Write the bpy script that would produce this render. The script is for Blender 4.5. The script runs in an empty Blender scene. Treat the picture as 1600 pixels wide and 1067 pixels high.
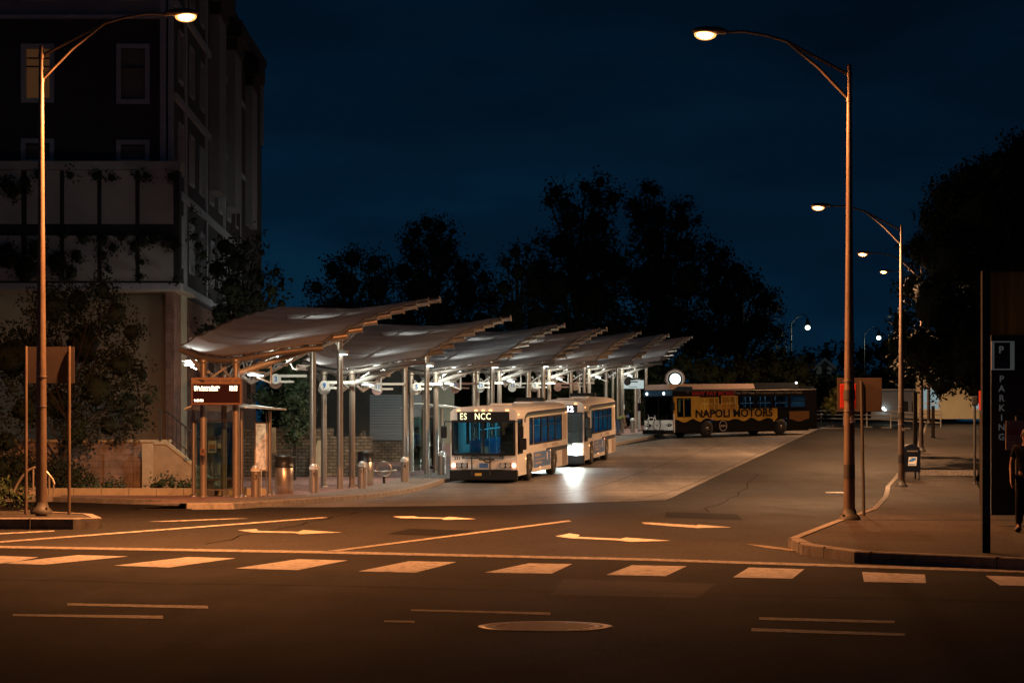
import bpy, bmesh, math, random
import numpy as np
from mathutils import Vector, Matrix
R = math.radians
sc = bpy.context.scene
COL = sc.collection

# ------------------------------------------------------------------ camera
F = 3500.0            # focal length in pixels of the 1600 px wide photograph
HZ = 698.0            # row of the horizon
CH = 1.6
cam_d = bpy.data.cameras.new("camera")
cam_d.sensor_width = 36.0
cam_d.lens = F / 1600.0 * 36.0
cam_d.shift_y = (HZ - 533.5) / 1600.0
cam_d.clip_start = 0.5
cam_d.clip_end = 4000
cam = bpy.data.objects.new("camera", cam_d)
cam.location = (0, 0, CH)
cam.rotation_euler = (R(90), 0, 0)
COL.objects.link(cam)
sc.camera = cam

# ------------------------------------------------------------------ exposure and world: late dusk
sc.view_settings.view_transform = 'Standard'
sc.view_settings.look = 'None'
sc.view_settings.exposure = 0.0
sc.view_settings.gamma = 1.0
sc.render.engine = 'CYCLES'
sc.cycles.use_denoising = True
sc.cycles.max_bounces = 6
sc.cycles.transparent_max_bounces = 16
sc.cycles.sample_clamp_indirect = 4.0
sc.cycles.caustics_reflective = False
sc.cycles.caustics_refractive = False
SODIUM = (1.0, 0.37, 0.12)
SODIUM_PALE = (1.0, 0.53, 0.26)
COOL = (0.98, 1.0, 0.86)
POWER = dict(left=22500, near=7500, second=13500, third=14000, fourth=8000, canopy=170, flood=50, wash=65, uplight=20, bus_blue=115)

world = bpy.data.worlds.new("World")
sc.world = world
world.use_nodes = True
wn, wl = world.node_tree.nodes, world.node_tree.links
bg = wn['Background']
tc = wn.new('ShaderNodeTexCoord')
sep = wn.new('ShaderNodeSeparateXYZ')
wl.new(tc.outputs['Generated'], sep.inputs[0])
nz = wn.new('ShaderNodeTexNoise'); nz.inputs['Scale'].default_value = 5.0; nz.inputs['Detail'].default_value = 5.0
mp = wn.new('ShaderNodeMapping'); mp.inputs['Scale'].default_value = (1.6, 1.6, 6.0)
wl.new(tc.outputs['Generated'], mp.inputs[0]); wl.new(mp.outputs[0], nz.inputs['Vector'])
ma = wn.new('ShaderNodeMath'); ma.operation = 'MULTIPLY_ADD'
ma.inputs[1].default_value = 0.24; wl.new(nz.outputs[0], ma.inputs[0]); wl.new(sep.outputs[2], ma.inputs[2])
mx = wn.new('ShaderNodeMath'); mx.operation = 'MULTIPLY_ADD'      # a little lighter towards the left, where the sun went down
mx.inputs[1].default_value = 0.16; wl.new(sep.outputs[0], mx.inputs[0]); wl.new(ma.outputs[0], mx.inputs[2])
rp = wn.new('ShaderNodeValToRGB'); wl.new(mx.outputs[0], rp.inputs[0])
rp.color_ramp.elements[0].position = 0.13; rp.color_ramp.elements[0].color = (0.0020, 0.0180, 0.0400, 1)
rp.color_ramp.elements[1].position = 0.36; rp.color_ramp.elements[1].color = (0.0006, 0.0038, 0.0096, 1)
e = rp.color_ramp.elements.new(0.22); e.color = (0.0009, 0.0090, 0.0222, 1)
wl.new(rp.outputs[0], bg.inputs[0])
bg.inputs[1].default_value = 1.0

# ------------------------------------------------------------------ terrain height and pixel helpers
def zroad(Y):
    s, a, b = 0.038, 70.0, 86.0
    if Y <= a: return 0.0
    if Y <= b: return s * (Y - a) ** 2 / (2 * (b - a))
    z = s * (b - a) / 2
    if Y <= 165: return z + s * (Y - b)
    z += s * (165 - b)
    if Y <= 185:
        u = Y - 165
        return z + s * u - s * u * u / 40.0
    return z + s * 10
def px(x, y, Y):
    return Vector(((x - 800) * Y / F, Y, CH + (HZ - y) * Y / F))
def gr(x, y, dz=0.0):
    lo, hi = 5.0, 400.0
    Y = 30.0
    f = lambda Y: (CH + (HZ - y) * Y / F) - (zroad(Y) + dz)
    # first crossing from near to far
    prev = 5.0
    Yk = 5.0
    while Yk < 400:
        Yk += 0.5
        if f(Yk) <= 0:
            lo, hi = Yk - 0.5, Yk
            for _ in range(30):
                m = (lo + hi) / 2
                if f(m) > 0: lo = m
                else: hi = m
            Y = (lo + hi) / 2
            break
    else:
        Y = 200.0
    return ((x - 800) * Y / F, Y)

KA = math.atan(0.199)                       # direction of the kerb
KS = Vector((math.sin(KA), math.cos(KA), 0))
KT = Vector((math.cos(KA), -math.sin(KA), 0))
def bline(Y): return -7.37 + 0.199 * (Y - 64.4)      # the line the bollards stand on

# ------------------------------------------------------------------ materials
MATS = {}
def mat(name, col, rough=0.6, metal=0.0, var=0.0, scale=8.0, bump=0.0, bscale=None, emit=None, estr=0.0, spec=0.5, col2=None, stretch=None, coat=0.0):
    if name in MATS: return MATS[name]
    m = bpy.data.materials.new(name); m.use_nodes = True
    n, l = m.node_tree.nodes, m.node_tree.links
    b = n['Principled BSDF']
    b.inputs['Base Color'].default_value = (*col, 1)
    b.inputs['Roughness'].default_value = rough
    b.inputs['Metallic'].default_value = metal
    b.inputs['Specular IOR Level'].default_value = spec
    b.inputs['Coat Weight'].default_value = coat
    if emit:
        b.inputs['Emission Color'].default_value = (*emit, 1)
        b.inputs['Emission Strength'].default_value = estr
    if var or bump:
        t = n.new('ShaderNodeTexCoord'); mpn = n.new('ShaderNodeMapping')
        l.new(t.outputs['Object'], mpn.inputs[0])
        if stretch: mpn.inputs['Scale'].default_value = stretch
        no = n.new('ShaderNodeTexNoise'); no.inputs['Scale'].default_value = scale; no.inputs['Detail'].default_value = 8; no.inputs['Roughness'].default_value = 0.65
        l.new(mpn.outputs[0], no.inputs['Vector'])
        if var:
            r = n.new('ShaderNodeValToRGB'); l.new(no.outputs[0], r.inputs[0])
            c2 = col2 if col2 else tuple(min(1, c * (1 + var)) for c in col)
            c1 = tuple(c * (1 - var) for c in col)
            r.color_ramp.elements[0].position = 0.3; r.color_ramp.elements[0].color = (*c1, 1)
            r.color_ramp.elements[1].position = 0.7; r.color_ramp.elements[1].color = (*c2, 1)
            l.new(r.outputs[0], b.inputs['Base Color'])
        if bump:
            no2 = n.new('ShaderNodeTexNoise'); no2.inputs['Scale'].default_value = bscale or scale * 6; no2.inputs['Detail'].default_value = 4
            l.new(mpn.outputs[0], no2.inputs['Vector'])
            bu = n.new('ShaderNodeBump'); bu.inputs['Strength'].default_value = bump; bu.inputs['Distance'].default_value = 0.02
            l.new(no2.outputs[0], bu.inputs['Height']); l.new(bu.outputs[0], b.inputs['Normal'])
    MATS[name] = m
    return m
def emat(name, col, s):
    if name in MATS: return MATS[name]
    m = bpy.data.materials.new(name); m.use_nodes = True
    n, l = m.node_tree.nodes, m.node_tree.links
    for q in list(n): n.remove(q)
    o = n.new('ShaderNodeOutputMaterial'); e = n.new('ShaderNodeEmission')
    e.inputs[0].default_value = (*col, 1); e.inputs[1].default_value = s
    l.new(e.outputs[0], o.inputs[0])
    MATS[name] = m
    return m
def glass(name, tint, fac=0.12, rough=0.02):
    if name in MATS: return MATS[name]
    m = bpy.data.materials.new(name); m.use_nodes = True
    n, l = m.node_tree.nodes, m.node_tree.links
    for q in list(n): n.remove(q)
    o = n.new('ShaderNodeOutputMaterial'); mi = n.new('ShaderNodeMixShader')
    t = n.new('ShaderNodeBsdfTransparent'); t.inputs[0].default_value = (*tint, 1)
    g = n.new('ShaderNodeBsdfGlossy'); g.inputs['Roughness'].default_value = rough
    mi.inputs[0].default_value = fac
    l.new(t.outputs[0], mi.inputs[1]); l.new(g.outputs[0], mi.inputs[2]); l.new(mi.outputs[0], o.inputs[0])
    MATS[name] = m
    return m
def film(name, col, see=0.5):
    """perforated advertising film on a window"""
    m = bpy.data.materials.new(name); m.use_nodes = True
    n, l = m.node_tree.nodes, m.node_tree.links
    for q in list(n): n.remove(q)
    o = n.new('ShaderNodeOutputMaterial'); mi = n.new('ShaderNodeMixShader'); mi.inputs[0].default_value = 1 - see
    t = n.new('ShaderNodeBsdfTransparent'); t.inputs[0].default_value = (1.0, .78, .45, 1); d = n.new('ShaderNodeBsdfDiffuse'); d.inputs[0].default_value = (*col, 1)
    l.new(t.outputs[0], mi.inputs[1]); l.new(d.outputs[0], mi.inputs[2]); l.new(mi.outputs[0], o.inputs[0])
    return m
def asphalt(name, col, rough, patch, crack=True, streak=0.0, spec=0.12):
    """road surface: aggregate speckle, mottled wear, tyre-polished bands along the lane, thin cracks"""
    m = bpy.data.materials.new(name); m.use_nodes = True
    n, l = m.node_tree.nodes, m.node_tree.links
    b = n['Principled BSDF']
    t = n.new('ShaderNodeTexCoord')
    def noise(scale, detail, st=None, rough=0.6):
        q = n.new('ShaderNodeTexNoise'); q.inputs['Scale'].default_value = scale; q.inputs['Detail'].default_value = detail; q.inputs['Roughness'].default_value = rough
        mpn = n.new('ShaderNodeMapping'); l.new(t.outputs['Object'], mpn.inputs[0])
        if st: mpn.inputs['Scale'].default_value = st
        l.new(mpn.outputs[0], q.inputs['Vector']); return q
    def ramp(src, p0, c0, p1, c1):
        r = n.new('ShaderNodeValToRGB'); l.new(src, r.inputs[0])
        r.color_ramp.elements[0].position = p0; r.color_ramp.elements[0].color = (c0, c0, c0, 1)
        r.color_ramp.elements[1].position = p1; r.color_ramp.elements[1].color = (c1, c1, c1, 1)
        return r
    def mul(a, c):
        q = n.new('ShaderNodeMix'); q.data_type = 'RGBA'; q.blend_type = 'MULTIPLY'; q.inputs[0].default_value = 1
        l.new(a, q.inputs[6]); l.new(c, q.inputs[7]); return q.outputs[2]
    base = n.new('ShaderNodeRGB'); base.outputs[0].default_value = (*col, 1)
    big = ramp(noise(0.35, 6, (1.0, 0.45, 1)).outputs[0], 0.3, 1 - patch, 0.72, 1 + patch * 0.6)
    fine = ramp(noise(9, 8, None, 0.85).outputs[0], 0.3, 0.5, 0.7, 1.5)
    speck = ramp(noise(70, 2).outputs[0], 0.35, 0.7, 0.68, 1.4)
    grain = ramp(noise(1.0, 3, (34, 1.6, 1), 0.7).outputs[0], 0.32, 0.62, 0.68, 1.42)      # aggregate worn in the driving direction
    c = mul(mul(mul(mul(base.outputs[0], big.outputs[0]), fine.outputs[0]), speck.outputs[0]), grain.outputs[0])
    if streak:
        st = ramp(noise(0.9, 4, (1.0, 0.06, 1)).outputs[0], 0.35, 1 - streak, 0.65, 1 + streak * 0.5)
        st2 = ramp(noise(0.5, 4, (0.12, 1.6, 1)).outputs[0], 0.35, 1 - streak, 0.65, 1 + streak * 0.4)
        c = mul(mul(c, st.outputs[0]), st2.outputs[0])
    if crack:
        v = n.new('ShaderNodeTexVoronoi'); v.feature = 'DISTANCE_TO_EDGE'; v.inputs['Scale'].default_value = 0.16
        wv = noise(1.2, 4)
        ad = n.new('ShaderNodeVectorMath'); ad.operation = 'ADD'
        scv = n.new('ShaderNodeVectorMath'); scv.operation = 'SCALE'; scv.inputs['Scale'].default_value = 1.6
        l.new(wv.outputs['Color'], scv.inputs[0]); l.new(scv.outputs[0], ad.inputs[0]); l.new(t.outputs['Object'], ad.inputs[1]); l.new(ad.outputs[0], v.inputs['Vector'])
        cr = ramp(v.outputs['Distance'], 0.0015, 0.45, 0.006, 1.0)
        c = mul(c, cr.outputs[0])
    l.new(c, b.inputs['Base Color'])
    b.inputs['Specular IOR Level'].default_value = spec
    rr = ramp(noise(0.8, 5, (1.0, 0.3, 1)).outputs[0], 0.3, rough - 0.04, 0.7, rough + 0.04)
    l.new(rr.outputs[0], b.inputs['Roughness'])
    bu = n.new('ShaderNodeBump'); bu.inputs['Strength'].default_value = 0.35; bu.inputs['Distance'].default_value = 0.012
    l.new(noise(45, 4).outputs[0], bu.inputs['Height']); l.new(bu.outputs[0], b.inputs['Normal'])
    return m
def brick(name, c1, c2, mortar, scale=1.0, bw=0.22, rh=0.07, rough=0.85, bump=0.4, axis='XZ', msize=0.01):
    m = bpy.data.materials.new(name); m.use_nodes = True
    n, l = m.node_tree.nodes, m.node_tree.links
    b = n['Principled BSDF']; b.inputs['Roughness'].default_value = rough
    t = n.new('ShaderNodeTexCoord'); s = n.new('ShaderNodeSeparateXYZ'); cmb = n.new('ShaderNodeCombineXYZ')
    l.new(t.outputs['Object'], s.inputs[0])
    ax = {'X': 0, 'Y': 1, 'Z': 2}
    l.new(s.outputs[ax[axis[0]]], cmb.inputs[0]); l.new(s.outputs[ax[axis[1]]], cmb.inputs[1])
    br = n.new('ShaderNodeTexBrick'); l.new(cmb.outputs[0], br.inputs['Vector'])
    br.inputs['Color1'].default_value = (*c1, 1); br.inputs['Color2'].default_value = (*c2, 1); br.inputs['Mortar'].default_value = (*mortar, 1)
    br.inputs['Scale'].default_value = scale; br.inputs['Mortar Size'].default_value = msize
    br.inputs['Brick Width'].default_value = bw; br.inputs['Row Height'].default_value = rh
    no = n.new('ShaderNodeTexNoise'); no.inputs['Scale'].default_value = 3; no.inputs['Detail'].default_value = 6
    l.new(t.outputs['Object'], no.inputs['Vector'])
    r = n.new('ShaderNodeValToRGB'); l.new(no.outputs[0], r.inputs[0])
    r.color_ramp.elements[0].position = 0.3; r.color_ramp.elements[0].color = (0.6, 0.6, 0.6, 1)
    r.color_ramp.elements[1].position = 0.7; r.color_ramp.elements[1].color = (1.25, 1.25, 1.25, 1)
    q = n.new('ShaderNodeMix'); q.data_type = 'RGBA'; q.blend_type = 'MULTIPLY'; q.inputs[0].default_value = 1
    l.new(br.outputs[0], q.inputs[6]); l.new(r.outputs[0], q.inputs[7]); l.new(q.outputs[2], b.inputs['Base Color'])
    bu = n.new('ShaderNodeBump'); bu.inputs['Strength'].default_value = bump; bu.inputs['Distance'].default_value = 0.01; bu.invert = True
    l.new(br.outputs['Fac'], bu.inputs['Height']); l.new(bu.outputs[0], b.inputs['Normal'])
    return m
def worn_paint(name, col, base, lo, hi, scale=6):
    """road paint chipped and tyre-worn down to the asphalt"""
    m = mat(name, col, .65); n, l = m.node_tree.nodes, m.node_tree.links; b = n['Principled BSDF']; b.inputs['Specular IOR Level'].default_value = .15
    t = n.new('ShaderNodeTexCoord'); a = n.new('ShaderNodeTexNoise'); a.inputs['Scale'].default_value = scale; a.inputs['Detail'].default_value = 10; a.inputs['Roughness'].default_value = .8
    l.new(t.outputs['Object'], a.inputs['Vector'])
    r = n.new('ShaderNodeValToRGB'); l.new(a.outputs[0], r.inputs[0])
    r.color_ramp.elements[0].position = lo; r.color_ramp.elements[0].color = (*base, 1); r.color_ramp.elements[1].position = hi; r.color_ramp.elements[1].color = (*col, 1)
    l.new(r.outputs[0], b.inputs['Base Color']); return m
def membrane(name):
    """coated fabric: light shines through it a little"""
    m = bpy.data.materials.new(name); m.use_nodes = True
    n, l = m.node_tree.nodes, m.node_tree.links
    for q in list(n): n.remove(q)
    o = n.new('ShaderNodeOutputMaterial'); mi = n.new('ShaderNodeMixShader'); mi.inputs[0].default_value = 0.30
    t = n.new('ShaderNodeTexCoord'); no = n.new('ShaderNodeTexNoise'); no.inputs['Scale'].default_value = 0.7; no.inputs['Detail'].default_value = 6
    l.new(t.outputs['Object'], no.inputs['Vector'])
    r = n.new('ShaderNodeValToRGB'); l.new(no.outputs[0], r.inputs[0])
    r.color_ramp.elements[0].position = 0.3; r.color_ramp.elements[0].color = (0.38, 0.385, 0.42, 1)
    r.color_ramp.elements[1].position = 0.7; r.color_ramp.elements[1].color = (0.50, 0.505, 0.54, 1)
    d = n.new('ShaderNodeBsdfDiffuse'); tr = n.new('ShaderNodeBsdfTranslucent')
    l.new(r.outputs[0], d.inputs[0]); l.new(r.outputs[0], tr.inputs[0])
    l.new(d.outputs[0], mi.inputs[1]); l.new(tr.outputs[0], mi.inputs[2]); l.new(mi.outputs[0], o.inputs[0])
    return m

# ------------------------------------------------------------------ mesh builder
class MB:
    def __init__(s): s.v = []; s.f = []; s.mi = []; s.sm = []
    def add(s, vs, fs, mi=0, smooth=False):
        o = len(s.v); s.v.extend([tuple(v) for v in vs])
        for f in fs: s.f.append(tuple(i + o for i in f)); s.mi.append(mi); s.sm.append(smooth)
        return s
    def box(s, c, d, M=None, mi=0, bev=0.0):
        cx, cy, cz = c; x, y, z = d[0] / 2, d[1] / 2, d[2] / 2
        if bev > 0:
            bm = bmesh.new(); bmesh.ops.create_cube(bm, size=1)
            for v in bm.verts: v.co = (v.co.x * d[0], v.co.y * d[1], v.co.z * d[2])
            bmesh.ops.bevel(bm, geom=list(bm.edges), offset=bev, segments=2, affect='EDGES', profile=0.6)
            vs = [Vector((v.co.x, v.co.y, v.co.z)) for v in bm.verts]; fs = [tuple(v.index for v in f.verts) for f in bm.faces]
            bm.verts.index_update()
            fs = [tuple(v.index for v in f.verts) for f in bm.faces]
            bm.free()
        else:
            vs = [Vector((a, b_, c_)) for a in (-x, x) for b_ in (-y, y) for c_ in (-z, z)]
            fs = [(0, 1, 3, 2), (4, 6, 7, 5), (0, 4, 5, 1), (2, 3, 7, 6), (0, 2, 6, 4), (1, 5, 7, 3)]
        if M is not None: vs = [M @ v for v in vs]
        return s.add([v + Vector(c) for v in vs], fs, mi)
    def frame(s, p0, p1):
        a = (Vector(p1) - Vector(p0)).normalized()
        u = a.cross(Vector((0, 0, 1)))
        if u.length < 1e-4: u = Vector((1, 0, 0))
        u.normalize(); w = u.cross(a).normalized()
        return a, u, w
    def cyl(s, p0, p1, r0, r1=None, n=12, mi=0, caps=True):
        r1 = r0 if r1 is None else r1
        p0, p1 = Vector(p0), Vector(p1); a, u, w = s.frame(p0, p1)
        vs = []
        for p, r in ((p0, r0), (p1, r1)):
            for k in range(n):
                t = 2 * math.pi * k / n
                vs.append(p + u * (r * math.cos(t)) + w * (r * math.sin(t)))
        o = len(s.v)
        s.add(vs, [(k, (k + 1) % n, n + (k + 1) % n, n + k) for k in range(n)], mi, True)
        if caps:
            s.add([vs[k] for k in range(n)], [tuple(range(n))[::-1]], mi); s.add([vs[n + k] for k in range(n)], [tuple(range(n))], mi)
        return s
    def tube(s, pts, r, n=8, mi=0):
        pts = [Vector(p) for p in pts]; vs = []; prev = None
        for i, p in enumerate(pts):
            a = (pts[min(i + 1, len(pts) - 1)] - pts[max(i - 1, 0)]).normalized()
            if prev is None:
                u = a.cross(Vector((0, 0, 1)))
                if u.length < 1e-3: u = a.cross(Vector((0, 1, 0)))
            else: u = prev - a * prev.dot(a)
            u.normalize(); prev = u; w = a.cross(u)
            rr = r[i] if isinstance(r, (list, tuple)) else r
            for k in range(n):
                t = 2 * math.pi * k / n; vs.append(p + u * rr * math.cos(t) + w * rr * math.sin(t))
        fs = []
        for i in range(len(pts) - 1):
            for k in range(n):
                fs.append((i * n + k, i * n + (k + 1) % n, (i + 1) * n + (k + 1) % n, (i + 1) * n + k))
        s.add(vs, fs, mi, True)
        m = (len(pts) - 1) * n
        s.add([vs[k] for k in range(n)], [tuple(range(n))[::-1]], mi); s.add([vs[m + k] for k in range(n)], [tuple(range(n))], mi)
        return s
    def lathe(s, prof, c=(0, 0, 0), n=20, mi=0):
        vs = []
        for r, z in prof:
            for k in range(n):
                t = 2 * math.pi * k / n; vs.append((c[0] + r * math.cos(t), c[1] + r * math.sin(t), c[2] + z))
        fs = [(i * n + k, i * n + (k + 1) % n, (i + 1) * n + (k + 1) % n, (i + 1) * n + k) for i in range(len(prof) - 1) for k in range(n)]
        s.add(vs, fs, mi, True)
        if prof[0][0] > 1e-4: s.add(vs[:n], [tuple(range(n))[::-1]], mi)
        if prof[-1][0] > 1e-4: s.add(vs[-n:], [tuple(range(n))], mi)
        return s
    def ball(s, c, r, n=12, m=8, mi=0):
        rx, ry, rz = r if isinstance(r, (tuple, list)) else (r, r, r); vs = []
        for i in range(m + 1):
            ph = -math.pi / 2 + math.pi * i / m
            for k in range(n):
                t = 2 * math.pi * k / n
                vs.append((c[0] + rx * math.cos(ph) * math.cos(t), c[1] + ry * math.cos(ph) * math.sin(t), c[2] + rz * math.sin(ph)))
        return s.add(vs, [(i * n + k, i * n + (k + 1) % n, (i + 1) * n + (k + 1) % n, (i + 1) * n + k) for i in range(m) for k in range(n)], mi, True)
    def quad(s, a, b, c, d, mi=0): return s.add([a, b, c, d], [(0, 1, 2, 3)], mi)
    def prism(s, poly, axis, a, b, mi=0):
        """extrude a 2D polygon along axis 'x','y' or 'z' from a to b"""
        def P(p, h): return {'x': (h, p[0], p[1]), 'y': (p[0], h, p[1]), 'z': (p[0], p[1], h)}[axis]
        n = len(poly)
        vs = [P(p, a) for p in poly] + [P(p, b) for p in poly]
        fs = [tuple(range(n))[::-1], tuple(range(n, 2 * n))] + [(k, (k + 1) % n, n + (k + 1) % n, n + k) for k in range(n)]
        return s.add(vs, fs, mi)
    def wall(s, P, u0, u1, v0, v1, holes, th, mi=0):
        """a slab with rectangular holes; P(u, v, w) maps to space, w = 0 outside face, w = th inside face"""
        us = sorted({u0, u1, *[min(max(h[k], u0), u1) for h in holes for k in (0, 1)]})
        vs = sorted({v0, v1, *[min(max(h[k], v0), v1) for h in holes for k in (2, 3)]})
        inh = lambda u, v: any(h[0] < u < h[1] and h[2] < v < h[3] for h in holes)
        solid = [[not inh((us[i] + us[i + 1]) / 2, (vs[j] + vs[j + 1]) / 2) for j in range(len(vs) - 1)] for i in range(len(us) - 1)]
        S = lambda i, j: 0 <= i < len(us) - 1 and 0 <= j < len(vs) - 1 and solid[i][j]
        for i in range(len(us) - 1):
            for j in range(len(vs) - 1):
                if not solid[i][j]: continue
                a, b, c, d = us[i], us[i + 1], vs[j], vs[j + 1]
                s.quad(P(a, c, 0), P(b, c, 0), P(b, d, 0), P(a, d, 0), mi); s.quad(P(a, c, th), P(a, d, th), P(b, d, th), P(b, c, th), mi)
                if not S(i - 1, j): s.quad(P(a, c, 0), P(a, d, 0), P(a, d, th), P(a, c, th), mi)
                if not S(i + 1, j): s.quad(P(b, c, 0), P(b, c, th), P(b, d, th), P(b, d, 0), mi)
                if not S(i, j - 1): s.quad(P(a, c, 0), P(a, c, th), P(b, c, th), P(b, c, 0), mi)
                if not S(i, j + 1): s.quad(P(a, d, 0), P(b, d, 0), P(b, d, th), P(a, d, th), mi)
        return s
    def build(s, name, mats, parent=None, fix=True):
        me = bpy.data.meshes.new(name); me.from_pydata(s.v, [], s.f)
        ms = mats if isinstance(mats, (list, tuple)) else [mats]
        for m in ms: me.materials.append(m)
        me.polygons.foreach_set('material_index', s.mi); me.polygons.foreach_set('use_smooth', s.sm)
        if fix and len(s.f) < 20000:
            bm = bmesh.new(); bm.from_mesh(me); bmesh.ops.recalc_face_normals(bm, faces=list(bm.faces)); bm.to_mesh(me); bm.free()
        me.update()
        o = bpy.data.objects.new(name, me); COL.objects.link(o)
        if parent: o.parent = parent
        return o
def leaf_mesh(name, verts, m, parent=None, extra=None):
    """many four-cornered leaves from an (n,4,3) array; extra = (verts, quads)"""
    n = len(verts); v = verts.reshape(-1, 3)
    f = np.arange(n * 4).reshape(-1, 4)
    if extra is not None:
        f = np.concatenate([f, extra[1] + len(v)]); v = np.concatenate([v, extra[0]])
    me = bpy.data.meshes.new(name)
    me.vertices.add(len(v)); me.vertices.foreach_set('co', v.astype(np.float32).ravel())
    me.loops.add(len(f) * 4); me.loops.foreach_set('vertex_index', f.astype(np.int32).ravel())
    me.polygons.add(len(f)); me.polygons.foreach_set('loop_start', np.arange(0, len(f) * 4, 4, dtype=np.int32))
    me.materials.append(m); me.update(calc_edges=True); me.validate()
    o = bpy.data.objects.new(name, me); COL.objects.link(o)
    if parent: o.parent = parent
    return o
def tag(o, label, cat, group=None, kind=None):
    if label: o['label'] = label
    if cat: o['category'] = cat
    if group: o['group'] = group
    if kind: o['kind'] = kind
    return o
def thing(name, label, cat, loc=(0, 0, 0), rz=0.0, group=None, pitch=0.0):
    o = bpy.data.objects.new(name, None); o.empty_display_size = 0.3
    o.location = loc; o.rotation_euler = (pitch, 0, rz); COL.objects.link(o)
    return tag(o, label, cat, group)
def struct(o): o['kind'] = 'structure'; return o
def kids(o): return [c for c in bpy.data.objects if c.parent == o]
def dup(root, loc, rz=None, label=None):
    r = root.copy(); COL.objects.link(r); r.location = loc
    if rz is not None: r.rotation_euler.z = rz
    if label: r['label'] = label
    for ch in kids(root):
        c = ch.copy(); COL.objects.link(c); c.parent = r
        for g in kids(ch):
            d = g.copy(); COL.objects.link(d); d.parent = c
    return r
def lamp(kind, name, loc, power, col, parent=None, rot=(0, 0, 0), size=0.3, spot=None, blend=0.4, size_y=None):
    d = bpy.data.lights.new(name, kind); d.energy = power; d.color = col
    if kind == 'AREA':
        d.size = size
        if size_y: d.shape = 'RECTANGLE'; d.size_y = size_y
        else: d.shape = 'DISK'
    else: d.shadow_soft_size = size
    if kind == 'SPOT': d.spot_size = spot or R(150); d.spot_blend = blend
    o = bpy.data.objects.new(name, d); o.location = loc; o.rotation_euler = rot; COL.objects.link(o)
    if parent: o.parent = parent
    return o
def text(name, s, size, loc, rot, m, parent=None, xs=1.0, align='LEFT', ext=0.004, bold=0.0, spacing=1.0, fit=None):
    cu = bpy.data.curves.new(name, 'FONT'); cu.body = s; cu.size = size; cu.extrude = ext; cu.align_x = align; cu.offset = bold; cu.space_character = spacing
    cu.resolution_u = 3
    o = bpy.data.objects.new(name + '_tmp', cu); COL.objects.link(o)
    dg = bpy.context.evaluated_depsgraph_get()
    me = bpy.data.meshes.new_from_object(o.evaluated_get(dg))
    bpy.data.objects.remove(o)
    if fit:
        xx = [v.co.x for v in me.vertices]; xs = fit / (max(xx) - min(xx))
    M = Matrix.Translation(loc) @ Matrix(rot) @ Matrix.Diagonal((xs, 1, 1, 1))
    me.transform(M); me.materials.clear(); me.materials.append(m); me.name = name
    ob = bpy.data.objects.new(name, me); COL.objects.link(ob)
    if parent: ob.parent = parent
    return ob
ROT_F = Matrix.Rotation(R(90), 4, 'X')                                   # text facing -y
ROT_R = Matrix.Rotation(R(90), 4, 'Z') @ Matrix.Rotation(R(90), 4, 'X')  # text facing +x

# ------------------------------------------------------------------ sheets laid on the terrain
CUTS = [-60.0, 20.0, 69.0] + [70.0 + k for k in range(0, 116)] + [400.0, 3000.0]
def clip(poly, k, lim, keep_above):
    out = []
    for i in range(len(poly)):
        a, b = poly[i], poly[(i + 1) % len(poly)]
        ia = a[1] >= lim if keep_above else a[1] <= lim
        ib = b[1] >= lim if keep_above else b[1] <= lim
        if ia: out.append(a)
        if ia != ib:
            t = (lim - a[1]) / (b[1] - a[1]); out.append((a[0] + t * (b[0] - a[0]), lim))
    return out
def sheet(mb, poly, dz, mi=0):
    for k in range(len(CUTS) - 1):
        p = clip(clip(poly, 0, CUTS[k], True), 0, CUTS[k + 1], False)
        q = []
        for v in p:
            if not q or (abs(v[0] - q[-1][0]) + abs(v[1] - q[-1][1])) > 1e-6: q.append(v)
        if len(q) > 2 and abs(q[0][0] - q[-1][0]) + abs(q[0][1] - q[-1][1]) < 1e-6: q.pop()
        if len(q) < 3: continue
        ar = sum(q[i][0] * q[(i + 1) % len(q)][1] - q[(i + 1) % len(q)][0] * q[i][1] for i in range(len(q)))
        if abs(ar) < 1e-7: continue
        if ar < 0: q = q[::-1]
        mb.add([(v[0], v[1], zroad(v[1]) + dz) for v in q], [tuple(range(len(q)))], mi)
def kerb(mb, pts, w, h, side=1, mi=0, z0=-0.05):
    """a kerb stone along a polyline; side = +1 puts its width to the left of the walking direction"""
    P = []
    for a, b in zip(pts[:-1], pts[1:]):
        n = max(1, int((Vector(b) - Vector(a)).length / 1.0))
        for k in range(n): P.append((a[0] + (b[0] - a[0]) * k / n, a[1] + (b[1] - a[1]) * k / n))
    P.append(pts[-1]); vs = []
    for i, p in enumerate(P):
        a, b = P[max(i - 1, 0)], P[min(i + 1, len(P) - 1)]
        d = Vector((b[0] - a[0], b[1] - a[1])).normalized(); nrm = Vector((-d.y, d.x)) * side
        z = zroad(p[1])
        q = (p[0] + nrm.x * w, p[1] + nrm.y * w); e = 0.025
        vs += [(p[0], p[1], z + z0), (p[0], p[1], z + h - e), (p[0] + nrm.x * e, p[1] + nrm.y * e, z + h), (q[0], q[1], z + h), (q[0], q[1], z + z0)]
    for i in range(len(P) - 1):
        o = i * 5
        mb.add(vs[o:o + 10], [(k, k + 1, k + 6, k + 5) for k in range(4)], mi)
    mb.add(vs[:5], [(0, 1, 2, 3, 4)], mi); mb.add(vs[-5:], [(4, 3, 2, 1, 0)], mi)
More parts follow.
